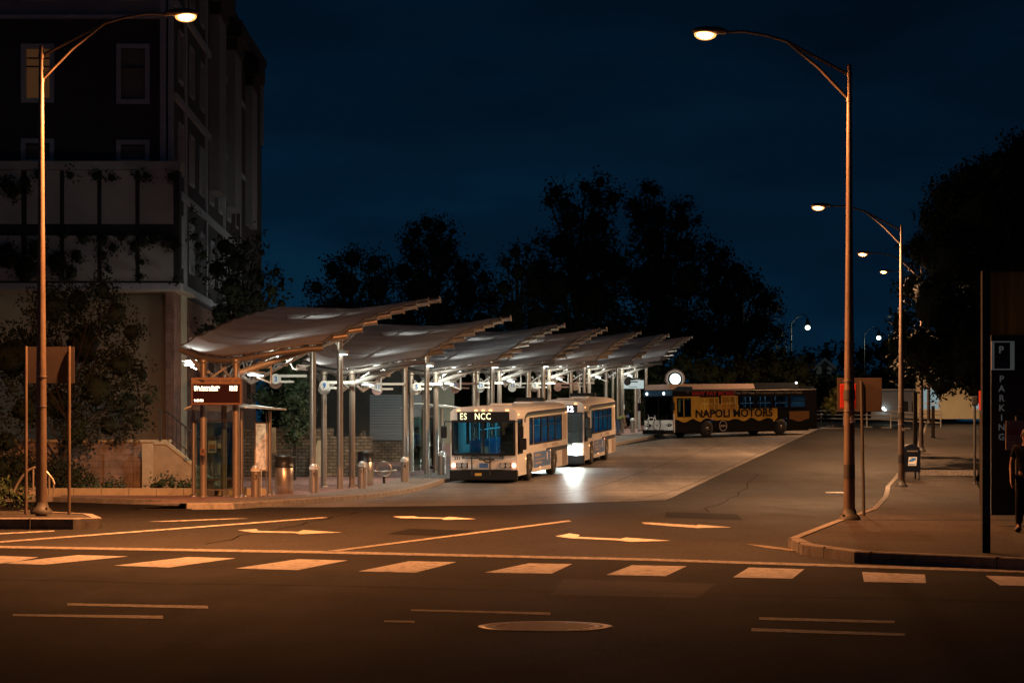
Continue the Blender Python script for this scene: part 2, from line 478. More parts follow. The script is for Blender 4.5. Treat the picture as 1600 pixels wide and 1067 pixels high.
# ================================================================== THE SETTING
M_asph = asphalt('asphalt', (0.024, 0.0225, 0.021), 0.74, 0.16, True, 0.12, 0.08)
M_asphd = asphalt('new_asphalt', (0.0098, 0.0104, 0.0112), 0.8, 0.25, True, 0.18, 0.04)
M_conc = asphalt('concrete_pad', (0.22, 0.21, 0.198), 0.50, 0.16, False, 0.30, 0.30)
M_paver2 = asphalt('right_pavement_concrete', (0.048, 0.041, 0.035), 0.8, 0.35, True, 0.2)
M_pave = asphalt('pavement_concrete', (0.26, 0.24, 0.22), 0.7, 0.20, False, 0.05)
M_paver = brick('red_pavers', (0.42, 0.26, 0.235), (0.36, 0.22, 0.20), (0.24, 0.18, 0.165), 1.0, 0.2, 0.1, 0.75, 0.25, 'XY')
M_kerb = mat('granite_kerb', (0.30, 0.28, 0.26), 0.75, var=0.35, scale=5, bump=0.4, bscale=40)
M_paint = worn_paint('road_paint', (0.70, 0.66, 0.60), (.06, .055, .05), .36, .50)
M_paintw = worn_paint('worn_road_paint', (0.55, 0.50, 0.43), (.04, .037, .034), .40, .58, 8)
M_paintd = worn_paint('faded_yellow_paint', (0.42, 0.33, 0.18), (.03, .028, .025), .40, .62, 7)
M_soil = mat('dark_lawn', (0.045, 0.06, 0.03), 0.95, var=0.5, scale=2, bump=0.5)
M_joint = mat('joint_tar', (0.05, 0.045, 0.04), 0.8)

mb = MB(); sheet(mb, [(-500, -60), (500, -60), (500, 3000), (-500, 3000)], -0.03)
ground = struct(mb.build('ground', M_soil))
mb = MB(); sheet(mb, [(-60, -20), (60, -20), (70, 182), (6, 182), (-14, 80), (-60, 66)], 0.0)
road = struct(mb.build('road', M_asph))
SL = [gr(-40, 852.5), gr(500, 861), gr(1000, 872.5), gr(1640, 892.5)]
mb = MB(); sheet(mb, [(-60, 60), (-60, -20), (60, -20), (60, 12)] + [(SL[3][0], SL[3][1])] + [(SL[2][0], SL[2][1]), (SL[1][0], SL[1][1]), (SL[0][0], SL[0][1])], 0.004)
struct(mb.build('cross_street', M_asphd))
# bus lane of pale concrete slabs with joints
lane = [gr(372, 793), gr(560, 792), gr(800, 789), gr(1040, 781), *[gr(1040 + 245 * k / 10, 781 - 114 * k / 10) for k in range(1, 11)], (24.0, 152), (15, 152), (4.5, 117), (-2.7, 84), (-3.8, 74), gr(600, 776)]
mb = MB(); sheet(mb, lane, 0.005)
bus_lane = struct(mb.build('bus_lane', M_conc))
mb = MB()
for k in range(0, 20):
    c = Vector((-4.2, 66.0, 0)) + KS * (4.6 * k)
    a, b = c + KT * 1.0, c + KT * 10.2
    w = KS * 0.02
    if a.y > 147: break
    sheet(mb, [(a.x - w.x, a.y - w.y), (b.x - w.x, b.y - w.y), (b.x + w.x, b.y + w.y), (a.x + w.x, a.y + w.y)], 0.009)
for t in (4.2, 7.3):
    a = Vector((-4.2, 66.0, 0)) + KT * t; b = a + KS * 84; w = KT * 0.025
    sheet(mb, [(a.x - w.x, a.y - w.y), (b.x - w.x, b.y - w.y), (b.x + w.x, b.y + w.y), (a.x + w.x, a.y + w.y)], 0.009)
mb.build('slab_joint', M_joint, bus_lane)

# painted markings, children of the road
def mark(name, pix, m=M_paint, dz=0.008):
    mb = MB(); sheet(mb, [gr(x, y) for x, y in pix], dz); return mb.build(name, m, road)
mark('stop_line', [(-40, 852.5), (500, 861), (1000, 872.5), (1640, 892.5), (1640, 896.5), (1000, 876), (500, 864.8), (-40, 855.8)], M_paintw)
bars = [[(-60, 879), (12, 880.5), (60, 871), (-20, 868)], [(0, 880.5), (70, 882.5), (200, 869.5), (122, 867.5)], [(178, 884), (265, 887), (368, 872.5), (295, 870.5)], [(368, 888.5), (465, 891), (543, 876), (465, 874)],
        [(560, 893), (650, 895), (713, 878.5), (640, 877)], [(757, 895), (862, 896.5), (894, 881.5), (826, 880.5)], [(948, 898.5), (1040, 900.5), (1073, 885), (987, 883.5)], [(1145, 902.5), (1238, 904.5), (1257, 889.5), (1170, 887)],
        [(1350, 909.5), (1447, 911.5), (1445, 898), (1347, 894)], [(1562, 915), (1660, 917), (1655, 903), (1540, 900)]]
for q in bars: mark('crosswalk_bar', q)
mark('lane_line', [(508, 861.5), (888, 813), (893, 814.5), (520, 862.5)], M_paintw)
mark('lane_line', [(-30, 848), (505, 808), (512, 809), (-30, 850.5)], M_paintw)
mark('lane_line', [(-20, 834), (85, 829), (85, 830.5), (-20, 836)], M_paintw)
mark('lane_line', [(232, 815), (268, 815), (390, 810.2), (360, 810)], M_paintw)
mark('turn_arrow', [(371, 828.5), (400, 826.5), (404, 829.5), (466, 831), (474, 828.2), (534, 832), (468, 834.8), (462, 833), (394, 832)], M_paintw)
mark('turn_arrow', [(613, 807), (646, 806.5), (655, 808.2), (694, 809), (702, 807.5), (744, 811), (694, 812.3), (690, 810.5), (626, 809.5)], M_paint)
mark('turn_arrow', [(1002, 816.5), (1016, 816.5), (1088, 821), (1092, 819.8), (1143, 824), (1090, 825.2), (1040, 821.5), (1008, 819)], M_paintw)
mark('turn_arrow', [(868, 838), (890, 833.5), (906, 836), (903, 839), (970, 842), (978, 840), (1048, 845), (985, 846.8), (962, 844.2), (890, 841)], M_paint)
mark('centre_line', [(105, 943), (325, 947), (325, 951.5), (105, 946.5)], M_paintd)
mark('centre_line', [(20, 960), (255, 962.5), (255, 967.5), (20, 963)], M_paintd)
mark('centre_line', [(642, 952.5), (860, 957.5), (860, 961.5), (642, 955)], M_paintd)
mark('centre_line', [(600, 970), (648, 970.5), (648, 974), (600, 972.5)], M_paintd)
mark('centre_line', [(1186, 965), (1398, 970.5), (1398, 974.5), (1186, 969)], M_paintd)
mark('centre_line', [(1174, 982), (1414, 990.5), (1414, 994.5), (1174, 987)], M_paintd)
for x0, x1, y in ((1290, 1321, 769.3), (1291, 1303, 665), (1349, 1363, 667), (1377, 1393, 668), (1407, 1422, 669)):
    mark('lane_line', [(x0, y - 0.8), (x1, y - 0.6), (x1, y + 1.0), (x0, y + 0.8)], M_paintw)
mark('lane_line', [(1165, 850), (1200, 853), (1262, 862), (1255, 863), (1195, 856)], M_paintd)

# bus station pavement: red pavers with a pale concrete band and a granite kerb
KL = [(-8.3, 57.2), (-7.15, 57.6), (-5.93, 61.8), (-4.4, 68.6), (-3.2, 77.9), (-2.6, 84), (0.4, 97), (4.9, 118), (8.7, 135), (12.4, 151), (14, 158)]
back = [(-30, 158), (-30, 66), (-13.4, 65.4), (-9.0, 61.0)]
mb = MB(); sheet(mb, [(x - 1.55, y + 0.3) for x, y in KL] + back, 0.15)
bus_pavement = struct(mb.build('bus_pavement', M_paver))
mb = MB(); sheet(mb, [(x + 0.02 - 0.15, y + 0.03) for x, y in KL] + [(x - 1.72, y + 0.33) for x, y in KL[::-1]], 0.156)
mb.build('concrete_band', M_pave, bus_pavement)
mb = MB(); kerb(mb, KL, 0.16, 0.165, 1); struct(mb.build('kerb', M_kerb))
mb = MB(); kerb(mb, [(-9.0, 60.95), (-13.4, 65.35), (-30, 65.95)], 0.14, 0.16, -1); struct(mb.build('kerb', M_kerb))
# right pavement
RK = [(20, 27.4), (9, 27.4), (6.6, 28.9), (4.72, 30.9), (4.3, 33.2), (4.38, 35.5), (6.2, 43.4), (8.37, 52.3), (10.75, 65.0), (13.0, 78), (20.5, 114), (27, 147), (29.5, 160)]
mb = MB(); sheet(mb, RK[2:] + [(36, 160), (17.6, 85), (7.45, 33.0), (7.35, 28.45)], 0.15)
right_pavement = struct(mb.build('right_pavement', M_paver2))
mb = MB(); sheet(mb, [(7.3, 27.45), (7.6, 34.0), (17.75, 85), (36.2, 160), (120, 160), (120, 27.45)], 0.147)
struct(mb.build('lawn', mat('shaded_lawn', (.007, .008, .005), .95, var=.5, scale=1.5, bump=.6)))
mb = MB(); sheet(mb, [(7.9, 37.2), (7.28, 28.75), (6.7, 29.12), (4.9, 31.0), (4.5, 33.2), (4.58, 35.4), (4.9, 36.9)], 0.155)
mb.build('dark_apron', asphalt('dark_apron_surface', (.034, .030, .027), .8, .3, False, .0), right_pavement)  # darker sheet over the near part of the pavement
mb = MB()
for k in range(16):
    y = 39 + 3.6 * k
    x0 = np.interp(y, [p[1] for p in RK[4:]], [p[0] for p in RK[4:]])
    x1 = 7.6 + (y - 34.4) * .199; sheet(mb, [(x0 + .1, y), (x1, y - .3), (x1, y - .27), (x0 + .1, y + .03)], 0.155)
mb.build('slab_joint', M_joint, right_pavement)
mb = MB(); kerb(mb, RK, 0.17, 0.166, -1); kr = struct(mb.build('kerb', mat('grimy_granite', (.20, .18, .16), .8, var=.4, scale=5, bump=.5, bscale=40)))
mb = MB()
for k in range(60):
    y = 29.2 + 1.5 * k * (1 if k < 6 else 1.6)
    if y > 110: break
    xk = float(np.interp(y, [p[1] for p in RK[4:]], [p[0] for p in RK[4:]])) if y > 33.2 else float(np.interp(y, [28.9, 30.9, 33.2], [6.6, 4.72, 4.3]))
    y2 = y + .4; xk2 = float(np.interp(y2, [p[1] for p in RK[4:]], [p[0] for p in RK[4:]])) if y2 > 33.2 else float(np.interp(y2, [28.9, 30.9, 33.2], [6.6, 4.72, 4.3]))
    d_ = Vector((xk2 - xk, y2 - y)).normalized()
    mb.box((xk + .084 * d_.y, y - .084 * d_.x, zroad(y) + .075), (.176, .02, .186), Matrix.Rotation(math.atan2(-d_.x, d_.y), 3, 'Z'))
for xx in (7.6, 8.8, 10.0): mb.box((xx, 27.485, .075), (.02, .176, .186))
mb.build('kerb_joint', M_joint, kr)
# left corner pavement with tall granite kerb
LK = [(-30, 44.3), (-13, 43.7), (-8.5, 43.4), (-8.05, 44.0), (-8.7, 46.5), (-10.6, 49.0), (-30, 52)]
mb = MB(); sheet(mb, LK, 0.20)
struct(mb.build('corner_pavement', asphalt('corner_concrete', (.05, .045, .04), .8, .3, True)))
mb = MB(); kerb(mb, LK[:-1], 0.2, 0.215, 1); struct(mb.build('kerb', mat('grimy_granite', (.20, .18, .16), .8, var=.4, scale=5, bump=.5, bscale=40)))
mb = MB()
for x in (-9.35, -12.1, -14.6): mb.box((x, 43.62, 0.09), (0.025, 0.5, 0.245))
mb.build('kerb_joint', M_joint, [o for o in bpy.data.objects if o.name.startswith('kerb')][-1])
# manhole and drain
M_iron = mat('cast_iron', (0.02, 0.019, 0.018), 0.6, 0.2, var=0.4, scale=20, bump=0.6, bscale=30)
gx, gy = gr(852, 979)
t = thing('manhole_cover', 'round worn iron manhole cover set in the dark asphalt in front of the crosswalk', 'manhole cover', (gx, gy, 0.0))
mb = MB(); mb.lathe([(0.52, 0.002), (0.52, 0.009), (0.49, 0.010), (0.48, 0.006), (0.0001, 0.007)], n=40)
for k in range(-4, 5):
    h = math.sqrt(max(0.0, 0.44 ** 2 - (k * 0.10) ** 2)); mb.box((0, k * 0.10, 0.0075), (2 * h, 0.03, 0.006))
mb.build('lid', M_iron, t)
mb = MB(); mb.lathe([(0.525, 0.0), (0.60, 0.0), (0.60, 0.006), (0.525, 0.009)], n=40); mb.build('collar', mat('worn_iron', (0.16, 0.14, 0.12), 0.45, 0.5, var=0.4, scale=10), t)
gx, gy = gr(258, 796)
t = thing('drain_grate', 'long dark iron drain grate at the driveway mouth beside the bus station', 'drain grate', (gx, gy, 0.0), R(-8))
mb = MB(); mb.box((0, 0, 0.012), (1.3, 0.10, 0.02)); mb.box((0, 0.62, 0.012), (1.3, 0.08, 0.02)); mb.box((-.61, .31, .012), (.08, .54, .02)); mb.box((.61, .31, .012), (.08, .54, .02))
mb.build('frame', M_iron, t)
mb = MB()
for k in range(14): mb.box((-.52 + .08 * k, .31, .01), (.035, .54, .014))
mb.build('grille', M_iron, t)

# ------------------------------------------------------------------ foliage
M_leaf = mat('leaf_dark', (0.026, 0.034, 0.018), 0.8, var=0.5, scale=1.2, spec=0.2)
M_leafb = mat('leaf_mid', (0.030, 0.055, 0.022), 0.65, var=0.5, scale=2.0)
M_leafy = mat('leaf_yellow', (0.12, 0.13, 0.03), 0.65, var=0.5, scale=2.0)
M_bark = mat('bark', (0.04, 0.03, 0.023), 0.9, var=0.4, scale=9, bump=0.7, stretch=(1, 1, .25))
def leaves(rng, blobs, n_per, size, core=0.5):
    out, ev, ef = [], [], []
    for (c, r) in blobs:
        r = np.array(r if hasattr(r, '__len__') else (r, r, r), float)
        n = int(9.0 * n_per * (r[0] * r[2]) / (size * size))
        # small sprays grouped on twigs: leaf positions gather round twig ends
        nt = max(6, n // 14)
        d = rng.normal(size=(nt, 3)); d /= np.linalg.norm(d, axis=1)[:, None]
        rad = (0.45 + 0.5 * rng.random(nt) ** 0.6)
        tips = np.array(c) + d * r * rad[:, None]
        p = tips[rng.integers(0, nt, n)] + rng.normal(size=(n, 3)) * size * 0.95
        a = rng.normal(size=(n, 3)); a /= np.linalg.norm(a, axis=1)[:, None]
        b = np.cross(a, rng.normal(size=(n, 3))); b /= np.linalg.norm(b, axis=1)[:, None]
        s = size * (0.5 + 0.7 * rng.random(n))[:, None]
        out.append(np.stack([p - a * s * .5, p + b * s * .28, p + a * s * .6, p - b * s * .28], 1))
        if core:
            m, k = 7, 10; o = sum(len(q) for q in ev); vs = []
            for i in range(m + 1):
                ph = -math.pi / 2 + math.pi * i / m
                for j in range(k):
                    th = 2 * math.pi * j / k; w = core * (0.72 + 0.5 * rng.random())
                    vs.append(np.array(c) + r * w * np.array([math.cos(ph) * math.cos(th), math.cos(ph) * math.sin(th), math.sin(ph)]))
            ev.append(np.array(vs)); ef.append(np.array([(i * k + j, i * k + (j + 1) % k, (i + 1) * k + (j + 1) % k, (i + 1) * k + j) for i in range(m) for j in range(k)]) + o)
    return np.concatenate(out), ((np.concatenate(ev), np.concatenate(ef)) if ev else None)
def tree(name, label, cat, base, blobs, seed, n_per=2.0, size=0.4, m=None, trunk=0.3, limbs=True, group=None, core=0.5):
    """base and blobs are world points; a tapered trunk with limbs reaching into each part of the crown"""
    rng = np.random.default_rng(seed)
    t = thing(name, label, cat, base, group=group)
    B = Vector(base)
    loc = [((c[0] - B.x, c[1] - B.y, c[2] - B.z), r) for c, r in blobs]
    lv, ex = leaves(rng, loc, n_per, size, core)
    leaf_mesh('crown', lv, m or M_leaf, t, ex)
    if trunk:
        mb = MB()
        top = max(c[2] for c, r in loc); cx = sum(c[0] for c, r in loc) / len(loc); cy = sum(c[1] for c, r in loc) / len(loc)
        zs = [-.2, 0.3, top * .25, top * .5, top * .8]
        mb.tube([(cx * min(1, z / top) * .8 + .1 * math.sin(z), cy * min(1, max(0, z) / top), z) for z in zs], [trunk * 1.35, trunk, trunk * .8, trunk * .55, trunk * .2], 9)
        if limbs:
            for c, r in loc:
                z0 = max(0.2, min(c[2] * .55, top * .6))
                s0 = Vector((cx * z0 / top * .8, cy * z0 / top, z0)); e = Vector(c)
                mb.tube([s0, s0.lerp(e, .5) + Vector((0, 0, .06 * top)), e], [trunk * .4, trunk * .22, trunk * .07], 6)
        mb.build('trunk', M_bark, t)
    return t
def pixblobs(lst, Y, rng, depth=1.0):
    out = []
    for (x, y, r) in lst:
        dy = (rng.random() - .5) * 2 * depth
        c = px(x, y, Y + dy); rr = r * (Y + dy) / F
        out.append(((c.x, c.y, c.z), (rr, rr * 1.1, rr)))
    return out
def ground_at(x, Y, dz=0.0): return ((x - 800) * Y / F, Y, zroad(Y) + dz)
rg = np.random.default_rng(5)
# far trees behind the bus station, each with its own outline
G = 'dark trees behind the bus station'
tree('broadleaf_tree', 'dark rounded tree left of the conifer behind the first canopy, against the dusk sky', 'tree', ground_at(550, 168),
     pixblobs([(550, 405, 24), (585, 412, 22), (520, 420, 20), (495, 450, 18), (545, 445, 36), (590, 450, 34), (530, 490, 40), (580, 500, 44), (500, 490, 26), (545, 540, 50), (600, 550, 45)], 168, rg, 2.5), 11, 2.6, .30, group=G, trunk=.4)
tree('conifer_tree', 'dark tree with a tufted square top standing between the rounded tree and the tallest trees', 'tree', ground_at(670, 172),
     pixblobs([(668, 348, 17), (690, 355, 16), (650, 365, 17), (708, 362, 9), (636, 378, 14), (675, 378, 26), (700, 385, 16), (650, 402, 24), (690, 410, 34), (630, 425, 24), (720, 425, 28), (745, 415, 12), (660, 450, 46), (730, 460, 38), (755, 435, 16), (770, 465, 20), (690, 510, 60), (630, 500, 40), (750, 510, 40)], 172, rg, 2.5), 12, 2.6, .30, group=G, trunk=.4)
tree('broadleaf_tree', 'tallest dark tree mass with several pointed tops behind the middle canopies', 'tree', ground_at(900, 165),
     pixblobs([(868, 300, 17), (858, 315, 14), (884, 318, 18), (915, 292, 15), (938, 285, 15), (930, 310, 22), (958, 310, 20), (890, 345, 28), (930, 350, 36), (875, 385, 34), (925, 400, 50), (845, 420, 30), (870, 450, 46), (930, 470, 60), (880, 520, 50), (960, 420, 40), (960, 530, 55)], 165, rg, 2.5), 13, 2.6, .30, group=G, trunk=.5)
tree('broadleaf_tree', 'low dark tree in the notch between the tufted conifer and the tallest tree', 'tree', ground_at(805, 160),
     pixblobs([(805, 395, 16), (790, 410, 14), (825, 390, 12), (838, 378, 10), (810, 425, 26), (788, 450, 22), (835, 450, 32), (800, 490, 40), (840, 500, 40), (800, 540, 45)], 160, rg, 2), 14, 1.8, .30, group=G, trunk=.35)
tree('broadleaf_tree', 'tall dark tree right of the tallest one, its top split in two', 'tree', ground_at(1020, 170),
     pixblobs([(990, 320, 18), (1010, 295, 13), (1022, 300, 16), (1000, 340, 26), (1030, 335, 26), (1060, 325, 13), (1072, 320, 10), (1065, 350, 24), (1020, 380, 42), (1070, 390, 36), (1090, 345, 10), (1010, 440, 55), (1075, 440, 50), (1040, 500, 60), (1000, 540, 55), (1090, 530, 55)], 170, rg, 2.5), 15, 2.6, .30, group=G, trunk=.5)
tree('broadleaf_tree', 'dark tree stepping down to the right above the parked black and yellow bus', 'tree', ground_at(1150, 172),
     pixblobs([(1108, 385, 16), (1130, 398, 17), (1118, 420, 30), (1150, 425, 22), (1160, 445, 30), (1185, 450, 18), (1195, 470, 24), (1210, 480, 15), (1130, 470, 45), (1185, 510, 36), (1215, 520, 18), (1140, 530, 50), (1200, 560, 34), (1225, 570, 20)], 172, rg, 2.5), 16, 2.6, .30, group=G, trunk=.45)
tree('hedge_trees', 'low dark wood closing the view behind the houses at right', 'trees', ground_at(1270, 260),
     pixblobs([(1240, 575, 26), (1265, 560, 18), (1290, 556, 18), (1320, 560, 22), (1350, 556, 22), (1380, 552, 26), (1410, 560, 30), (1340, 590, 30), (1390, 590, 30), (1440, 580, 40), (1250, 610, 25), (1300, 605, 25)], 260, rg, 2.5), 17, 2.0, .55, group=None, trunk=.3)['kind'] = 'thing'
# right hand tree over the pavement
tree('street_tree', 'huge dark tree overhanging the right pavement beside the second street lamp', 'tree', ground_at(1552, 104, .15),
     pixblobs([(1560, 262, 34), (1520, 280, 36), (1600, 250, 50), (1480, 310, 36), (1455, 345, 30), (1540, 340, 80), (1610, 330, 80), (1438, 390, 28), (1480, 400, 60), (1425, 450, 24), (1560, 430, 90), (1460, 470, 55), (1408, 505, 22), (1400, 540, 20), (1440, 545, 46), (1510, 540, 80), (1590, 540, 80), (1415, 580, 26), (1470, 592, 34), (1530, 596, 36), (1590, 600, 40)], 104, rg, 2.5), 18, 3.2, .22, trunk=.32, core=.66)
# trees by the building
tree('street_tree', 'dark leafy tree between the apartment building and the first canopy roof', 'tree', ground_at(360, 86, .15),
     pixblobs([(350, 385, 20), (385, 385, 16), (404, 372, 9), (410, 395, 8), (370, 410, 30), (340, 420, 24), (400, 430, 22), (432, 425, 12), (440, 445, 10), (425, 455, 16), (365, 455, 36), (400, 470, 28), (345, 490, 28), (335, 525, 24), (375, 510, 34), (440, 475, 12), (420, 500, 22)], 86, rg, 1.6), 21, 1.7, .20, trunk=.18)
tree('street_tree', 'broad dark tree in the planter before the brick retaining wall at far left', 'tree', (-14.0, 69.0, .15),
     pixblobs([(120, 470, 34), (160, 455, 26), (80, 480, 50), (180, 490, 34), (205, 520, 26), (130, 540, 60), (60, 560, 60), (190, 570, 38), (222, 585, 18), (150, 610, 52), (90, 630, 50), (40, 640, 44), (200, 630, 32), (232, 625, 16), (170, 665, 30), (215, 660, 22), (120, 680, 30), (20, 560, 60), (10, 690, 30)], 69.5, rg, 1.3), 22, 2.0, .13, M_leaf, trunk=.10, core=.45)
tree('shrub', 'dense green shrub growing behind the first glass shelter beside the stone wall', 'shrub', (-8.1, 83.5, .35),
     pixblobs([(455, 620, 22), (470, 640, 22), (450, 650, 22), (478, 665, 16), (460, 680, 20), (445, 600, 20), (470, 598, 20), (452, 575, 24), (425, 590, 26), (410, 620, 22)], 83.5, rg, .6), 23, 2.6, .16, M_leafb, trunk=.05)
def hedge(label, pts, Y, z0, seed, m=M_leafb):
    tree('bush', label, 'bush', (px(pts[0][0], HZ, Y).x, Y, z0), pixblobs(pts, Y, rg, .25), seed, 2.6, .11, m, trunk=.02, limbs=False)
hedge('low dark clipped bush at the foot of the brick wall left of the stair pillar', [(130, 762, 12), (150, 760, 13), (170, 759, 13), (190, 762, 11), (112, 765, 10), (95, 766, 10)], 67.6, .3, 31)
hedge('tall dark overgrown bush hiding the left part of the retaining wall', [(0, 735, 30), (30, 730, 28), (60, 735, 28), (90, 738, 26), (118, 744, 22), (20, 755, 25), (70, 755, 25), (105, 758, 20), (-20, 740, 30), (135, 752, 14)], 68.2, .3, 36, M_leaf)
hedge('low dark clipped bush in the planter right of the stair pillar below the railing', [(240, 760, 10), (252, 755, 13), (268, 756, 12), (282, 759, 11), (294, 760, 9)], 67.6, .3, 32)
hedge('dark bush behind the curved handrails at the far left edge', [(0, 765, 20), (20, 772, 16), (40, 776, 14), (-20, 770, 20)], 53.5, .2, 33)
hedge('yellow green bush lit by a lamp beyond the rear of the black bus', [(1298, 625, 8), (1305, 612, 7), (1292, 634, 8), (1308, 630, 8), (1302, 640, 8)], 158, 2.6, 34, M_leafy)

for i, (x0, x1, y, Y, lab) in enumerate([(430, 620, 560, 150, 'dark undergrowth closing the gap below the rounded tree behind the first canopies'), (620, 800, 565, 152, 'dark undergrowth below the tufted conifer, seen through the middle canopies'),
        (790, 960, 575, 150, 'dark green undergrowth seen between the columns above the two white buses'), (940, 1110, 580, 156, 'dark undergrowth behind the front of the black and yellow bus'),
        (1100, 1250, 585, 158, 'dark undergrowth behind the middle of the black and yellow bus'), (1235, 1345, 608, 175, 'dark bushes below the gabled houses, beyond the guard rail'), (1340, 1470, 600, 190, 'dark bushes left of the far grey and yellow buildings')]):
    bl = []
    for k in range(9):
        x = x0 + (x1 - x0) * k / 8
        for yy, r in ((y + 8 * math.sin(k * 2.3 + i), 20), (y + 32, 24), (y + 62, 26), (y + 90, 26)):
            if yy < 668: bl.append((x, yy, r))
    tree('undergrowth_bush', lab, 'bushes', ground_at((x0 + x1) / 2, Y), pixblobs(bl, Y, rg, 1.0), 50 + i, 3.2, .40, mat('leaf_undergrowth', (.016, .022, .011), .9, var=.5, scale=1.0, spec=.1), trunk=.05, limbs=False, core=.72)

# tar-sealed cracks and patches in the asphalt
rgc = np.random.default_rng(9); mb = MB()
def seal(p, q, w=.014, wob=.08, n=10, dz=.0075):
    a, b = np.array(gr(*p)), np.array(gr(*q)); d = b - a; nn = np.array([-d[1], d[0]]) / np.linalg.norm(d); pts = []
    for i in range(n + 1):
        pts.append(a + d * i / n + nn * rgc.normal() * wob)
    for i in range(n):
        u, v = pts[i], pts[i + 1]; e = v - u; m_ = np.array([-e[1], e[0]]) / np.linalg.norm(e) * w
        sheet(mb, [tuple(u - m_), tuple(v - m_), tuple(v + m_), tuple(u + m_)], dz)
for p, q in (((-20, 905), (1620, 940)), ((330, 850), (560, 800)), ((1100, 800), (1180, 740))):
    seal(p, q)
mb.build('crack_seal', mat('tar', (.005, .005, .005), .9, spec=.02), road)
mb = MB()
for q in ([(880, 905), (1120, 912), (1090, 935), (860, 930)], [(640, 826), (740, 829), (716, 838), (606, 834)], [(1040, 800), (1150, 803), (1160, 812), (1040, 808)]):
    sheet(mb, [gr(*c) for c in q], .0062)
mb.build('repair_patch', asphalt('patch_asphalt', (.008, .0078, .0075), .75, .2, False, 0, .05), road)
# ================================================================== BUILDINGS AND WALLS
M_side = mat('dark_siding', (0.05, 0.048, 0.055), 0.8, var=0.25, scale=2, stretch=(.3, .3, 5))
M_sidel = mat('grey_siding', (0.26, 0.27, 0.29), 0.8, var=0.15, scale=2)
M_trim = mat('pale_trim', (0.40, 0.43, 0.48), 0.6, var=0.12, scale=3)
M_panel = mat('pale_panel', (0.42, 0.42, 0.41), 0.75, var=0.12, scale=1.2)
M_stucco = mat('stucco', (0.46, 0.42, 0.32), 0.9, var=0.12, scale=1.5, bump=0.3)
M_blind = mat('window_blind', (0.20, 0.18, 0.17), 0.8, var=0.1, scale=3)
M_wing = mat('dark_window', (0.02, 0.025, 0.035), 0.08)
M_dark = mat('dark_frame', (0.025, 0.025, 0.024), 0.6)
M_lit = emat('lit_curtain', (1.0, 0.42, 0.16), 0.045)
M_brick = brick('red_brick', (0.26, 0.12, 0.08), (0.20, 0.095, 0.07), (0.22, 0.19, 0.17))
M_brickx = brick('retaining_brick', (0.32, 0.24, 0.19), (0.27, 0.21, 0.17), (0.2, 0.17, 0.14), 1.0, 0.4, 0.2, .9, .4)
M_stone = brick('stone_wall', (0.24, 0.19, 0.13), (0.15, 0.12, 0.085), (0.08, 0.066, 0.05), 1.0, 0.30, 0.13, .9, .8, 'XZ', .02)
M_roof = mat('dark_roof', (0.035, 0.033, 0.032), 0.85, var=0.3, scale=4)
BY = 80.0
bt = thing('apartment_building', 'tall dark apartment building with a projecting pale panelled lower storey at left', 'building', (-18.0, BY, 0.2))
def bl(x, y, z): return (x + 18.0, y - BY, z - 0.2)
xr = -12.2      # right corner of the upper front
win = [(34, 84, 70, 160), (183, 233, 70, 162), (34, 84, 218, 256), (183, 233, 220, 256), (34, 84, -70, 2), (190, 225, -70, 2), (-115, -65, 70, 160)]
W2 = lambda x: (x - 800) * BY / F
Z2 = lambda y: CH + (HZ - y) * BY / F
holes = [(W2(a), W2(b), Z2(d), Z2(c)) for a, b, c, d in win]
P = lambda u, v, w: bl(u, BY + w, v)
mb = MB(); mb.wall(P, -34.0, xr, 11.45, 16.85, holes, .25); mb.build('front_wall', M_side, bt)
mb = MB(); mb.wall(P, -34.0, xr, 16.86, 21.0, holes, .25); mb.build('upper_wall', M_sidel, bt)
for i, (a, b, c, d) in enumerate(holes):
    fr = MB(); w = .14
    fr.wall(lambda u, v, q: bl(u, BY - .06 + q, v), a - .02, b + .02, c - .02, d + .02, [(a + w, b - w, c + w, d - w)], .14)
    f = fr.build('window', M_trim, bt)
    mid = (c + d) / 2
    s = MB(); s.box(bl((a + b) / 2, BY + .06, mid + .25), (b - a - 2 * w, .05, .05))
    if i == 0:
        s.box(bl((a + b) / 2 + .05, BY + .06, mid + .55), (b - a - 2 * w, .05, .05))
    s.build('sash_bar', M_dark, f)
    p = MB(); p.box(bl((a + b) / 2, BY + .16, mid), (b - a - 2 * w, .03, d - c - 2 * w))
    p.build('pane', M_lit if i == 0 else M_blind, f)
mb = MB(); mb.box(bl(xr - .25, BY - .04, 16.2), (.22, .1, 9.4)); mb.box(bl(xr + .02, BY - .02, 16.2), (.18, .16, 9.4)); mb.build('corner_trim', M_trim, bt)
mb = MB(); mb.box(bl(-23, BY - .06, 16.93), (21.4, .14, .14)); mb.build('trim_band', M_trim, bt)
# projecting lower storey with panels
x1 = W2(285)
mb = MB(); mb.box(bl((-34 + x1) / 2, BY - .32, 11.55), (34 + x1 + .12, .9, .30)); mb.build('ledge', M_panel, bt)
mb = MB(); mb.wall(lambda u, v, w: bl(u, BY - .6 + w, v), -34, x1 - .02, 7.40, 11.38, [], .55); mb.build('lower_storey', M_dark, bt)
edges = [(-120, -70), (-60, -12), (-5, 39), (48, 99), (106, 157), (164, 216), (223, 275)]
for (a, b) in edges:
    for (y0, y1) in ((270, 353), (371, 441)):
        mb = MB(); mb.box(bl((W2(a) + W2(b)) / 2, BY - .64, (Z2(y0) + Z2(y1)) / 2), (W2(b) - W2(a), .06, Z2(y0) - Z2(y1))); mb.build('panel', M_panel, bt)
mb = MB(); mb.box(bl((-34 + x1) / 2, BY - .50, 7.28), (34 + x1 + .1, .5, .22)); mb.build('bottom_trim', M_trim, bt)
